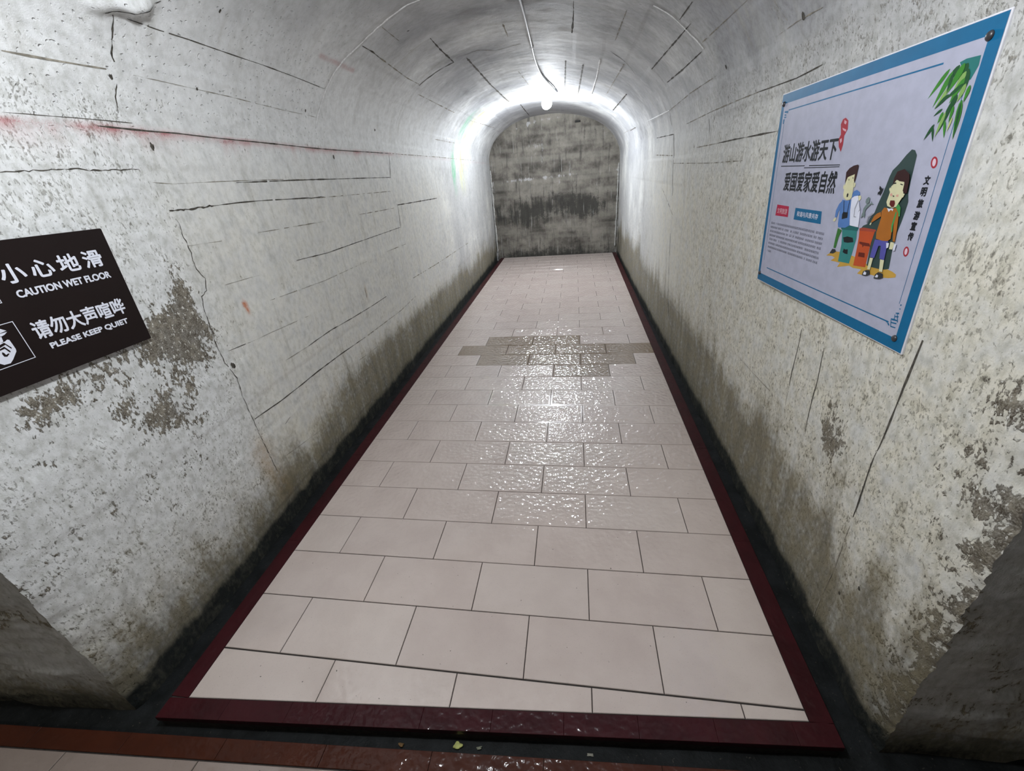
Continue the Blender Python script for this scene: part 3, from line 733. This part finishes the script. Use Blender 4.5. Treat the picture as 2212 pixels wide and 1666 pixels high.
hand = [('w', [(2618, 1499), (2697, 1424), (2572, 1410), (2480, 1440), (2520, 1490)]), ('w', [(2697, 1397), (2626, 1353), (2563, 1338), (2470, 1350), (2480, 1400), (2561, 1400)]),
        ('w', [(2470, 1328), (2551, 1329), (2532, 1220), (2455, 1200)]),
        ('w', [(2568, 1214), (2612, 1237), (2645, 1215), (2650, 1108), (2651, 976), (2636, 926), (2500, 781), (2417, 716), (2300, 728), (2230, 801), (2220, 960), (2290, 1120), (2420, 1205), (2520, 1205)]),
        ('b', [(2440, 1172), (2530, 1193), (2600, 1040), (2583, 1010), (2529, 1139), (2400, 1106)]),
        ('b', [(2390, 1085), (2490, 1110), (2545, 970), (2520, 945), (2476, 1061), (2370, 1050)]),
        ('b', [(2377, 965), (2395, 1010), (2420, 985), (2432, 925), (2480, 940), (2500, 925), (2432, 880), (2385, 900)])]
flat('quiet_pictogram', hand, WC, sign, zt)
flat('slip_pictogram_frame', [('w', U(q)) for q in frame_rects(.1985, .2927, .2020, .2960, .0016)], WC, sign, zt, 0)
slip = [('w', [(int(2420 + 75 * cos(a)), int(2820 + 75 * sin(a))) for a in np.linspace(0, 6.28, 19)[:-1]]), ('w', [(2330, 2740), (2420, 2720), (2520, 2440), (2430, 2400)]), ('w', [(2500, 2460), (2700, 2330), (2670, 2280), (2440, 2390)]), ('w', [(2450, 2420), (2360, 2230), (2310, 2250), (2420, 2460)]), ('w', [(2400, 2720), (2560, 2800), (2580, 2760), (2430, 2650)]), ('w', [(2120, 2140), (2800, 2140), (2800, 2115), (2120, 2115)])]
flat('slip_pictogram', slip, WC, sign, zt)

# ---------------------------------------------------------------- poster
ART={
'ground':[('ochre',[(4054,1529),(4191,1616),(4393,1694),(4641,1713),(5214,1696),(5850,1584),(6076,1642),(6455,1616),(6603,1598),(6727,1561),(6730,1500),(6532,1443),(6269,1404),(5925,1399),(5690,1335),(5475,1326),(5589,1452),(5265,1425),(5110,1450),(4637,1326),(4714,1451),(4297,1435),(4456,1537),(4314,1560)])],
'swoosh':[('darkgreen',[(6080,3887),(6195,3983),(6288,3965),(6373,3872),(6388,3669),(6398,3433),(6431,3162),(6493,3011),(6484,2840),(6460,2618),(6409,2337),(6412,2121),(6439,1905),(6474,1636),(6362,1597),(6135,1572),(5916,1567),(5742,1573),(5711,1936),(5666,2324),(5751,2385),(5218,2359),(5280,2429),(5407,2476),(5441,2603),(5556,2733),(5607,2941),(5677,3159),(5707,3274),(5748,3483),(5796,3608),(5938,3727)])],
'bin_green':[('teal',[(4490,2308),(5084,2365),(5144,2113),(5090,1499),(4626,1473),(4610,1906),(4558,2113)]),('teal2',[(4439,2294),(4764,2386),(5140,2362),(5116,2285),(4866,2276),(4486,2255)]),('ink',[(4619,2076),(4782,2121),(5003,2113),(5070,2019),(4842,1972),(4692,1970)]),('ink',[(4753,1819),(4820,1802),(4916,1824),(4948,1706),(4828,1705),(4734,1727)])],
'bin_red':[('red',[(5192,2302),(5732,2342),(5699,2083),(5706,1525),(5269,1487),(5254,1873),(5224,2156)]),('red2',[(5170,2357),(5318,2388),(5725,2388),(5773,2361),(5723,2333),(5450,2320),(5192,2302)]),('ink2',[(5288,2063),(5654,2069),(5706,2003),(5479,1989),(5457,1944),(5406,2004),(5307,2016)]),('ink2',[(5358,1821),(5580,1838),(5608,1734),(5371,1721)])],
'boy':[('green',[(4322,2274),(4508,2240),(4438,2063),(4408,1779),(4312,1774),(4306,1993)]),('shoe',[(4191,1616),(4275,1741),(4403,1750),(4458,1694),(4352,1632)]),('blue',[(4252,2957),(4454,2939),(4602,2970),(4676,3103),(4867,3076),(4631,3004),(4679,2742),(4767,2377),(4616,2311),(4330,2293),(4284,2368),(4240,2716)]),('blue',[(4285,2949),(4274,2787),(4199,2661),(4177,2519),(4092,2530),(4077,2688),(4155,2850)]),('blue',[(4591,3068),(4650,3168),(4749,3198),(4875,3156),(4914,3094),(4853,3076),(4710,3088),(4639,3021)]),('skin',[(4161,2518),(4158,2446),(4105,2415),(4032,2436),(4074,2493)]),('skin',[(4856,3068),(4947,3079),(4985,3017),(4941,2959),(4883,2989)]),('skin',[(4269,3474),(4541,3544),(4603,3215),(4618,3036),(4559,2968),(4418,2955),(4291,3009),(4250,3075),(4230,3276)]),('skin',[(4210,3325),(4176,3275),(4196,3208),(4263,3193)]),('skin',[(4587,3360),(4649,3344),(4653,3264),(4604,3248)]),('hair',[(4225,3326),(4179,3589),(4275,3676),(4424,3731),(4581,3751),(4620,3722),(4620,3519),(4601,3360),(4554,3408),(4541,3544),(4398,3513),(4284,3474)]),('ink',[(4425,3122),(4467,3090),(4461,3031),(4415,3021),(4398,3079)]),('ink',[(4333,3424),(4364,3441),(4375,3392)]),('ink',[(4475,3464),(4511,3480),(4521,3432)]),('ink',[(4410,2674),(4603,2678),(4624,2553),(4412,2502),(4386,2621)]),('ink',[(4333,2943),(4348,2943),(4440,2676),(4419,2675)]),('ink',[(4565,2969),(4579,2969),(4588,2677),(4571,2676)])],
'bag':[('white',[(4631,3004),(4723,3056),(4853,3076),(4931,2951),(5054,2780),(5097,2605),(5134,2378),(4792,2388),(4679,2742)]),('grey',[(4891,2981),(4833,2783),(4869,2588),(4897,2590),(4866,2769),(4923,2950)]),('grey',[(4931,2951),(5073,2765),(5000,2712),(5027,2778)]),('grey',[(4870,2621),(4991,2597),(4913,2583)])],
'scraps':[('grey2',[(5252,3065),(5306,3043),(5323,2951),(5242,2901),(5185,2945),(5185,3008)]),('grey2',[(5223,2884),(5354,2937),(5400,2916),(5260,2792),(5246,2664),(5176,2675),(5164,2802)]),('grey2',[(5163,2706),(5269,2705),(5284,2603),(5247,2616),(5227,2646),(5146,2584)]),('grey2',[(5385,2985),(5428,2940),(5481,2920),(5455,2903),(5388,2916)]),('ink',[(5546,3305),(5622,3261),(5622,3232),(5680,3262),(5663,3189),(5629,3099),(5576,3142),(5541,3111),(5532,3164),(5588,3202),(5546,3246)]),('grey',[(5513,2729),(5579,2718),(5428,2629),(5416,2501),(5372,2514),(5385,2642)])],
'man':[('shoe',[(5690,1336),(5710,1435),(5808,1482),(5917,1494),(5952,1408),(5834,1347)]),('shoe',[(6111,1348),(6132,1444),(6212,1515),(6359,1508),(6393,1426),(6296,1373)]),('white',[(5725,1362),(5751,1443),(5832,1421),(5825,1367)]),('white',[(6143,1383),(6182,1455),(6242,1439),(6234,1393)]),('skin',[(5820,1770),(5928,1779),(5924,1514),(5828,1505)]),('skin',[(6166,1792),(6294,1796),(6334,1539),(6230,1536)]),('navy',[(5833,2184),(6268,2204),(6274,2034),(6294,1796),(6134,1804),(6077,2076),(6002,2066),(5967,1785),(5813,1788),(5817,1951)]),('green2',[(6160,2949),(6273,2963),(6358,2896),(6405,2725),(6348,2721)]),('orange',[(5794,2774),(5843,2685),(5716,2607),(5584,2527),(5556,2542),(5610,2668),(5691,2733)]),('orange',[(5871,2870),(6053,2855),(6236,2881),(6352,2769),(6351,2657),(6254,2600),(6319,2260),(6244,2201),(6071,2187),(5865,2206),(5823,2341),(5856,2652),(5816,2784)]),('orange',[(6256,2714),(6371,2722),(6427,2470),(6461,2211),(6397,2220),(6311,2491)]),('green2',[(6253,2811),(6294,2797),(6286,2521),(6314,2393),(6280,2406),(6233,2533)]),('skin',[(5567,2534),(5591,2510),(5566,2469),(5526,2483)]),('white',[(6221,2164),(6308,2166),(6320,2075),(6267,2050)]),('skin',[(6345,2196),(6441,2200),(6475,2147),(6453,2052),(6357,2046),(6348,2130)]),('white',[(6465,2170),(6533,2179),(6531,2038),(6471,2037)]),('skin',[(6014,3426),(6266,3403),(6316,3251),(6334,3098),(6226,2905),(6118,2875),(5957,2907),(5900,2986),(5927,3165),(5924,3293)]),('skin',[(5903,3284),(5882,3244),(5914,3197),(5962,3198)]),('skin',[(6325,3175),(6376,3161),(6356,3098),(6306,3081)]),('hair',[(5954,3309),(5950,3466),(5995,3588),(6184,3630),(6355,3537),(6398,3433),(6425,3177),(6359,3175),(6295,3220),(6283,3388),(6117,3403),(6043,3442),(6006,3387)]),('ink',[(5968,3364),(6033,3380),(6061,3356),(5988,3344)]),('ink',[(6182,3357),(6257,3342),(6253,3324),(6178,3339)]),('pink',[(5945,3150),(6011,3167),(6037,3104),(5974,3110)]),('pink',[(6143,3139),(6209,3149),(6216,3102),(6158,3100)]),('ink',[(6039,3128),(6105,3114),(6074,3089)]),('mouth',[(6014,3023),(6140,3028),(6177,2966),(6168,2902),(6100,2890),(6017,2943)]),('white',[(5973,2867),(6053,2855),(6109,2867),(6172,2862),(6167,2813),(6107,2842),(6054,2790)])],
'bamboo':[('bteal',[(6779,5300),(6905,5327),(7186,5317),(7201,5175),(7170,5096),(7123,4990),(7046,4985),(6916,5136)]),('bdark',[(6967,5255),(6911,5251),(6869,5220),(6848,5171),(6840,5099),(6839,5022),(6907,5062),(6968,5104),(7002,5146),(7009,5195),(6986,5244)]),('bdark',[(6789,5262),(6732,5247),(6678,5204),(6638,5143),(6602,5058),(6571,4967),(6656,5027),(6734,5088),(6784,5142),(6810,5201),(6805,5253)]),('bmid',[(6586,5243),(6523,5210),(6454,5145),(6389,5062),(6318,4950),(6250,4832),(6360,4927),(6462,5021),(6533,5100),(6582,5176),(6598,5236)]),('bmid',[(6676,5195),(6618,5150),(6561,5064),(6516,4957),(6472,4813),(6432,4664),(6523,4789),(6607,4913),(6661,5015),(6692,5113),(6691,5188)]),('blite',[(6772,5037),(6715,5005),(6654,4942),(6600,4862),(6544,4753),(6489,4640),(6585,4731),(6674,4822),(6734,4897),(6774,4972),(6783,5030)]),('bdark',[(6696,5150),(6669,5124),(6655,5074),(6654,5012),(6665,4930),(6681,4845),(6706,4915),(6728,4984),(6736,5043),(6730,5100),(6708,5145)]),('bmid',[(6894,5270),(6835,5243),(6784,5180),(6750,5097),(6724,4982),(6703,4863),(6786,4951),(6861,5040),(6906,5116),(6925,5195),(6912,5260)]),('bdark',[(7016,5166),(6980,5131),(6968,5063),(6979,4977),(7011,4863),(7049,4747),(7075,4842),(7095,4938),(7096,5018),(7076,5097),(7035,5159)]),('blite',[(6977,5137),(6925,5113),(6881,5058),(6851,4986),(6827,4888),(6808,4784),(6881,4860),(6946,4937),(6986,5004),(7003,5071),(6993,5128)]),('bmid',[(6992,5037),(6938,5013),(6891,4958),(6858,4885),(6830,4785),(6807,4681),(6884,4758),(6953,4836),(6995,4903),(7016,4971),(7007,5028)]),('bdark',[(7000,4957),(6941,4947),(6873,4917),(6808,4873),(6735,4810),(6663,4744),(6769,4786),(6869,4829),(6939,4868),(6990,4911),(7010,4949)]),('bdark',[(6739,4839),(6690,4828),(6639,4798),(6593,4756),(6545,4696),(6500,4633),(6580,4674),(6655,4717),(6706,4755),(6740,4796),(6749,4832)]),('bdark',[(6689,4620),(6656,4617),(6621,4603),(6590,4581),(6556,4549),(6525,4515),(6578,4534),(6628,4554),(6664,4573),(6688,4595),(6695,4616)]),('blite',[(7057,4946),(7020,4927),(6994,4885),(6982,4830),(6979,4755),(6981,4677),(7025,4734),(7063,4793),(7084,4844),(7087,4896),(7070,4940)]),('bdark',[(6935,4808),(6891,4785),(6857,4735),(6839,4670),(6831,4582),(6827,4490),(6883,4559),(6932,4628),(6960,4688),(6967,4750),(6950,4801)]),('bdark',[(6875,4714),(6833,4670),(6799,4589),(6777,4491),(6763,4362),(6752,4228),(6809,4344),(6859,4459),(6888,4553),(6900,4642),(6888,4709)]),('bmid',[(6732,4566),(6707,4552),(6689,4521),(6679,4483),(6676,4431),(6675,4378),(6706,4419),(6733,4461),(6748,4497),(6751,4533),(6741,4563)]),('blite',[(6794,4559),(6762,4520),(6735,4453),(6720,4371),(6710,4265),(6704,4155),(6747,4251),(6785,4347),(6808,4425),(6815,4499),(6805,4554)]),('bmid',[(7073,4705),(7043,4643),(7038,4538),(7056,4414),(7094,4252),(7139,4088),(7154,4237),(7163,4385),(7158,4505),(7132,4617),(7090,4700)]),('bdark',[(7079,4663),(7066,4605),(7068,4511),(7083,4401),(7111,4261),(7143,4119),(7145,4253),(7144,4385),(7135,4492),(7116,4591),(7089,4660)]),('bmid',[(6938,4633),(6916,4609),(6906,4565),(6908,4512),(6919,4443),(6935,4372),(6954,4432),(6970,4492),(6976,4543),(6968,4592),(6949,4629)]),('bmid',[(6839,4414),(6830,4383),(6838,4332),(6859,4274),(6894,4200),(6932,4126),(6926,4196),(6916,4266),(6902,4323),(6878,4375),(6848,4413)]),('bdark',[(6604,4382),(6568,4361),(6532,4319),(6503,4267),(6474,4197),(6448,4125),(6504,4183),(6557,4242),(6591,4291),(6612,4339),(6613,4378)]),('bdark',[(6586,4349),(6580,4320),(6590,4273),(6612,4219),(6648,4152),(6686,4084),(6676,4149),(6663,4214),(6647,4266),(6623,4314),(6594,4348)]),('ylw',[(6987,4450),(6970,4428),(6958,4389),(6953,4343),(6952,4282),(6953,4221),(6972,4275),(6990,4329),(6999,4374),(7001,4417),(6993,4448)]),('bmid',[(7166,4907),(7139,4887),(7122,4846),(7117,4795),(7120,4726),(7128,4656),(7158,4711),(7183,4767),(7196,4815),(7194,4863),(7177,4902)])],
'ornament':[('frameblue',[(6830,520),(6856,559),(6907,555),(6906,524),(6854,513)]),('frameblue',[(6869,512),(6922,519),(6968,473),(6930,466)]),('frameblue',[(6943,637),(7031,655),(7125,654),(7147,632),(6996,608)]),('frameblue',[(7029,792),(7123,820),(7137,786),(7036,775)]),('frameblue',[(7022,711),(7140,747),(7139,718),(7041,697)]),('frameblue',[(6972,566),(7138,589),(7137,559),(6995,543)]),('frameblue',[(6987,479),(7150,493),(7146,472),(7004,454)]),('frameblue',[(7085,993),(7131,1006),(7125,975),(7096,967)]),('frameblue',[(7093,909),(7136,916),(7127,890),(7100,891)]),('frameblue',[(6943,637),(6963,638),(7012,467),(6990,470)]),('frameblue',[(7068,794),(7086,799),(7166,618),(7146,602)]),('frameblue',[(7019,750),(7037,755),(7058,623),(7038,622)]),('frameblue',[(278,5360),(520,5344),(510,5278),(277,5314)]),('frameblue',[(293,5274),(408,5260),(405,5223),(289,5237)]),('frameblue',[(282,5207),(433,5197),(426,5167),(298,5167)]),('frameblue',[(252,5141),(346,5139),(324,5003),(262,5017)])],
'seal':[('sealred',[(3660,4813),(3794,4738),(3841,4554),(3750,4416),(3774,4217),(3744,4057),(3610,4178),(3537,4359),(3595,4454),(3503,4685),(3555,4789)]),('sealpink',[(3632,4768),(3742,4720),(3720,4662),(3638,4695)]),('sealpink',[(3607,4601),(3789,4547),(3786,4499),(3651,4548)]),('sealpink',[(3592,4343),(3674,4373),(3705,4297),(3652,4251)])],
'rings':[('sealred',[(6948,3713),(6949,3688),(6944,3665),(6934,3646),(6918,3633),(6900,3626),(6878,3626),(6856,3633),(6835,3647),(6815,3666),(6799,3689),(6787,3715),(6781,3742),(6781,3768),(6786,3791),(6797,3809),(6812,3822),(6831,3829),(6852,3828),(6874,3821),(6896,3807),(6915,3788),(6931,3765),(6942,3740)]),('seallight',[(6910,3720),(6911,3703),(6908,3687),(6903,3675),(6895,3665),(6885,3661),(6874,3660),(6862,3664),(6851,3673),(6840,3685),(6831,3700),(6824,3717),(6821,3735),(6820,3752),(6822,3768),(6828,3781),(6835,3790),(6845,3794),(6857,3795),(6868,3790),(6880,3782),(6891,3769),(6899,3754),(6906,3738)]),('sealred',[(6893,2062),(6894,2036),(6889,2012),(6880,1991),(6866,1975),(6849,1964),(6830,1961),(6810,1964),(6790,1974),(6772,1990),(6757,2011),(6746,2036),(6741,2062),(6740,2088),(6745,2113),(6755,2134),(6769,2150),(6786,2160),(6805,2163),(6826,2160),(6845,2149),(6863,2133),(6877,2113),(6888,2088)]),('seallight',[(6857,2062),(6858,2045),(6856,2029),(6851,2015),(6844,2004),(6836,1998),(6826,1995),(6815,1997),(6805,2004),(6795,2015),(6787,2029),(6781,2045),(6778,2062),(6777,2079),(6779,2096),(6784,2109),(6791,2120),(6800,2127),(6810,2129),(6820,2127),(6830,2120),(6840,2109),(6848,2096),(6854,2080)])],
'buttons':[('crimson',[(726,2651),(1534,2638),(1570,2321),(695,2307)]),('frameblue',[(1962,2623),(3424,2619),(3482,2291),(1956,2285)])],
'rules':[('black',[(576,3811),(2061,3792),(2069,3771),(586,3785)]),('black',[(2308,3791),(3822,3770),(3830,3749),(2317,3767)]),('black',[(2051,3736),(3815,3727),(3822,3709),(2059,3715)])]}

PW, PH = .7495, .5832
PR = ((0.0195740, -0.0515795, -0.9984770), (-0.9993678, 0.0286347, -0.0210707), (0.0296779, 0.9982583, -0.0509864))
pc = Vector((.966, 1.30063, 1.22610)); R3 = Matrix(PR); org = pc - R3 @ Vector((PW / 2, PH / 2, 0))
mw = R3.to_4x4(); mw.translation = org
poster = empty('poster_board', mw)
tag(poster, 'white blue-bordered poster on the right wall with cartoon boys, two bins and bamboo', 'poster')
pal = dict(ochre=(.50, .30, .055), darkgreen=(.035, .062, .058), teal=(.035, .20, .19), teal2=(.02, .12, .12), ink=(.012, .015, .018), ink2=(.13, .02, .012), red=(.46, .075, .022), red2=(.33, .06, .035), green=(.04, .16, .035), shoe=(.03, .035, .04), blue=(.085, .19, .45), skin=(.62, .60, .38), hair=(.035, .012, .012), white=(.66, .68, .78), grey=(.30, .31, .36), grey2=(.16, .21, .21), navy=(.085, .085, .33), green2=(.06, .27, .075), orange=(.36, .125, .02), pink=(.62, .34, .27), mouth=(.11, .015, .015), bteal=(.02, .16, .15), bdark=(.012, .075, .022), bmid=(.04, .21, .022), blite=(.21, .36, .10), ylw=(.42, .50, .18), frameblue=(.007, .125, .27), sealred=(.34, .025, .04), sealpink=(.60, .35, .40), seallight=(.66, .50, .58), crimson=(.42, .018, .06), black=(.012, .014, .018), paper=(.40, .41, .515), edge=(.70, .70, .74))
PM = {k: plain('print_' + k, c, .45, .12, 0, 30, .05) for k, c in pal.items()}
bm = bmesh.new(); bm_box(bm, -.002, PW + .002, -.002, PH + .002, -.012, 0, .0015)
from_bm('board', bm, PM['edge'], poster)
z0 = .0003
flat('printed_sheet', [('paper', U(rect(.0005, PW - .0005, .0005, PH - .0005)))], PM, poster, z0)
bw = .0265
flat('blue_border', [('frameblue', U(q)) for q in (rect(.001, PW - .001, PH - bw, PH - .001), rect(.001, PW - .001, .001, bw), rect(.001, .0175, bw, PH - bw), rect(PW - bw, PW - .001, bw, PH - bw))], PM, poster, z0 + .0002, 0)
flat('thin_frame', [('frameblue', U(q)) for q in (rect(.052, .64, .5345, .5375), rect(.064, .690, .0525, .0555), rect(.0335, .0350, .075, .500), rect(.7045, .7058, .10, .52))], PM, poster, z0 + .0002, 0)
flat('corner_ornament', ART['ornament'][:12], PM, poster, z0 + .0003, 0); flat('corner_ornament', ART['ornament'][12:], PM, poster, z0 + .0003, 0)
flat('bamboo_spray', ART['bamboo'], PM, poster, z0 + .0003, .00005)
zc = z0 + .0003
for k, nm in (('ground', 'ochre_ground'), ('swoosh', 'dark_green_backdrop'), ('bin_green', 'green_bin'), ('bin_red', 'red_bin'), ('boy', 'boy_in_blue'), ('bag', 'white_bag'), ('scraps', 'flying_scraps'), ('man', 'boy_in_orange')):
    flat(nm, ART[k], PM, poster, zc, .00005); zc += .00005 * len(ART[k]) + .00004
flat('red_seal', ART['seal'], PM, poster, z0 + .0003); flat('red_ring', ART['rings'][:2], PM, poster, z0 + .0003); flat('red_ring', ART['rings'][2:], PM, poster, z0 + .0003)
flat('heading_rules', ART['rules'], PM, poster, z0 + .0003, 0)
zl = z0 + .0003
lettering('heading_line', '游山游水游天下', .0600, .3550, .3885, .4420, PM['black'], poster, zl, .0013, 1.0)
lettering('heading_line', '爱国爱家爱自然', .0960, .3820, .3070, .3630, PM['black'], poster, zl, .0013, 1.0)
b1 = ART['buttons'][0]; b2 = ART['buttons'][1]
rb = flat('red_button', [b1], PM, poster, zl); lettering('button_lettering', '文明旅游', .0790, .1480, .2385, .2560, PM['sealpink'], rb, zl + .0003, .0003)
bb = flat('blue_button', [b2], PM, poster, zl); lettering('button_lettering', '和谐与风景共存', .2110, .3290, .2390, .2540, PM['white'], bb, zl + .0003, .0002)
for ch, y in zip('文明旅游宣传', (.3419, .3211, .2998, .2771, .2570, .2365)):
    lettering('side_lettering', ch, .6745, .6895, y - .0085, y + .0085, PM['black'], poster, zl, .0008)
# the small print: rows of illegible dark flecks
rr = random.Random(9); it = []
for row in range(8):
    y = 2085 - row * 133; x = 480; end = 3720 if row < 7 else 760
    while x < end:
        if rr.random() < .09: x += rr.choice((40, 70)); continue
        w = rr.randint(34, 46)
        for s in range(3):
            yy = y - s * 24 + rr.randint(-4, 4); a = x + rr.randint(0, 8); it.append(('black', [(a, yy - 9), (a + w - rr.randint(4, 14), yy - 9), (a + w - rr.randint(4, 14), yy), (a, yy)]))
        a = x + rr.randint(8, 24); it.append(('black', [(a, y - 62), (a + 8, y - 62), (a + 8, y), (a, y)])); x += w + 12
flat('small_print', it, PM, poster, zl, 0)
M_SCREW = plain('dark_screw', (.035, .035, .04), .35, .6)
for x, y in ((.0165, .5560), (.7250, .5560), (.7215, .0262), (.0150, .0262)):
    bm = bmesh.new(); bmesh.ops.create_uvsphere(bm, u_segments=18, v_segments=10, radius=.0075)
    for v in list(bm.verts):
        v.co.z *= .62
    bmesh.ops.translate(bm, vec=(x, y, .001), verts=bm.verts[:]); from_bm('screw', bm, M_SCREW, poster, True)

# ---------------------------------------------------------------- lamp at the far end
M_PORC = plain('white_plastic', (.72, .73, .74), .4, .5)
M_METAL = plain('grey_bracket', (.30, .30, .31), .45, .5)
def bulb_material():
    t = NT('lit_bulb'); n = t.noise(t.pos(), 3, 1)
    return t.bsdf(color=(.9, .92, .95, 1), emit=(.90, .945, 1.0, 1), emit_s=BULB_STRENGTH, rough=.4)
lx, ly = .065, 5.43
zc_ = float(prof(ly, UA + UL * .535)[1])
lampo = empty('ceiling_lamp', None, (lx, ly, 2.03))
tag(lampo, 'lit bulb in a plain holder under the crown of the vault near the end wall', 'lamp')
def lathe(name, prof_, mat, parent, mwl, seg=28):
    vs = []; fs = []
    for r, z in prof_:
        for i in range(seg): a = 2 * pi * i / seg; vs.append(tuple(mwl @ Vector((r * cos(a), r * sin(a), z))))
    for k in range(len(prof_) - 1):
        for i in range(seg): j = (i + 1) % seg; fs.append((k * seg + i, k * seg + j, (k + 1) * seg + j, (k + 1) * seg + i))
    fs.append(tuple(range(seg))[::-1]); fs.append(tuple((len(prof_) - 1) * seg + i for i in range(seg)))
    return from_py(name, vs, fs, mat, parent, True)
bm = bmesh.new(); bm_box(bm, -.055, .055, -.045, .045, .004, .022, .004); from_bm('base_plate', bm, M_METAL, lampo)
axis = Vector((-.66, .22, -.72)).normalized()
q = axis.to_track_quat('Z', 'Y').to_matrix().to_4x4()
T0 = Matrix.Translation((-.005, 0, .004)) @ q
lathe('holder', [(.012, -.01), (.020, .0), (.0215, .012), (.0215, .040), (.0195, .048), (.013, .050)], M_PORC, lampo, T0)
pr = [(.0125, .050), (.0135, .060)] + [(.053 * sin(a), .112 - .056 * cos(a)) for a in np.linspace(.30, 3.05, 16)]
lathe('bulb', pr, bulb_material(), lampo, T0)

# ---------------------------------------------------------------- conduit along the crown
def tube(name, pts, r, mat, parent=None, seg=10):
    cu = bpy.data.curves.new(name, 'CURVE'); cu.dimensions = '3D'; cu.bevel_depth = r; cu.bevel_resolution = 4; cu.resolution_u = 6
    sp = cu.splines.new('NURBS'); sp.points.add(len(pts) - 1); sp.use_endpoint_u = True; sp.order_u = 4
    for p, c in zip(sp.points, pts): p.co = (*c, 1)
    o = bpy.data.objects.new(name, cu); COL.objects.link(o); bpy.context.view_layer.update()
    me = bpy.data.meshes.new_from_object(o.evaluated_get(bpy.context.evaluated_depsgraph_get())); bpy.data.objects.remove(o); bpy.data.curves.remove(cu)
    me.materials.clear(); me.name = name
    return mesh_obj(name, me, mat, parent, True)
CP = [(.9, 2.800), (1.6, 2.806), (2.2, 2.810), (2.723, 2.814), (3.08, 2.809), (3.5, 2.800), (3.96, 2.791), (4.17, 2.794), (4.42, 2.797), (4.70, 2.815), (4.95, 2.842), (5.20, 2.870), (5.37, 2.880)]
cp = [surf(y, u, .008) for y, u in CP]
con = tube('conduit', cp, .0068, plain('white_conduit', (.72, .74, .78), .4, .5))
tag(con, 'thin white electrical conduit along the crown of the vault, bending to the lamp', 'conduit')
for y, u in ((3.55, 2.7988),):
    bm = bmesh.new(); p = surf(y, u, .0); bm_box(bm, p[0] - .014, p[0] + .014, y - .005, y + .005, p[2] - .0165, p[2] + .006, .003); from_bm('clip', bm, M_PORC, con)

# ---------------------------------------------------------------- litter in the gutter between the two floors
def scrap(name, x, y, rx, ry, h, mat, seed, label):
    rs = random.Random(seed); bm = bmesh.new(); bmesh.ops.create_icosphere(bm, subdivisions=3, radius=1)
    for v in bm.verts:
        k = 1 + .35 * sin(3.1 * v.co.x + seed) * cos(2.7 * v.co.y + seed * 2) + rs.uniform(-.10, .10)
        v.co = Vector((v.co.x * rx * k, v.co.y * ry * k, v.co.z * h * (1 + rs.uniform(-.3, .3))))
    o = from_bm(name, bm, mat, None, True); o.location = (x, y, -.052 + h * .6); o.rotation_euler = (0, 0, rs.uniform(-.6, .6))
    return tag(o, label, 'litter')
scrap('leaf_scrap', -.045, .4875, .011, .008, .004, plain('yellow_leaf', (.48, .50, .17), .7, .3, 0, 60, .3), 2, 'crumpled yellow-green leaf scrap in the dark gutter at the tunnel mouth')
scrap('paper_scrap', .016, .4885, .009, .004, .002, plain('dull_paper', (.24, .25, .18), .8, .3, 0, 60, .3), 5, 'dull olive sliver in the gutter just right of the yellow leaf scrap')
scrap('bark_scrap', -.208, .4720, .008, .005, .003, plain('brown_bark', (.17, .10, .04), .8, .3, 0, 60, .3), 7, 'small brown scrap in the gutter left of the yellow leaf scrap')
scrap('paper_scrap', .322, .5060, .011, .004, .002, plain('grey_paper', (.30, .29, .24), .8, .3, 0, 60, .3), 11, 'pale grey sliver farthest right in the gutter before the tiled walkway')
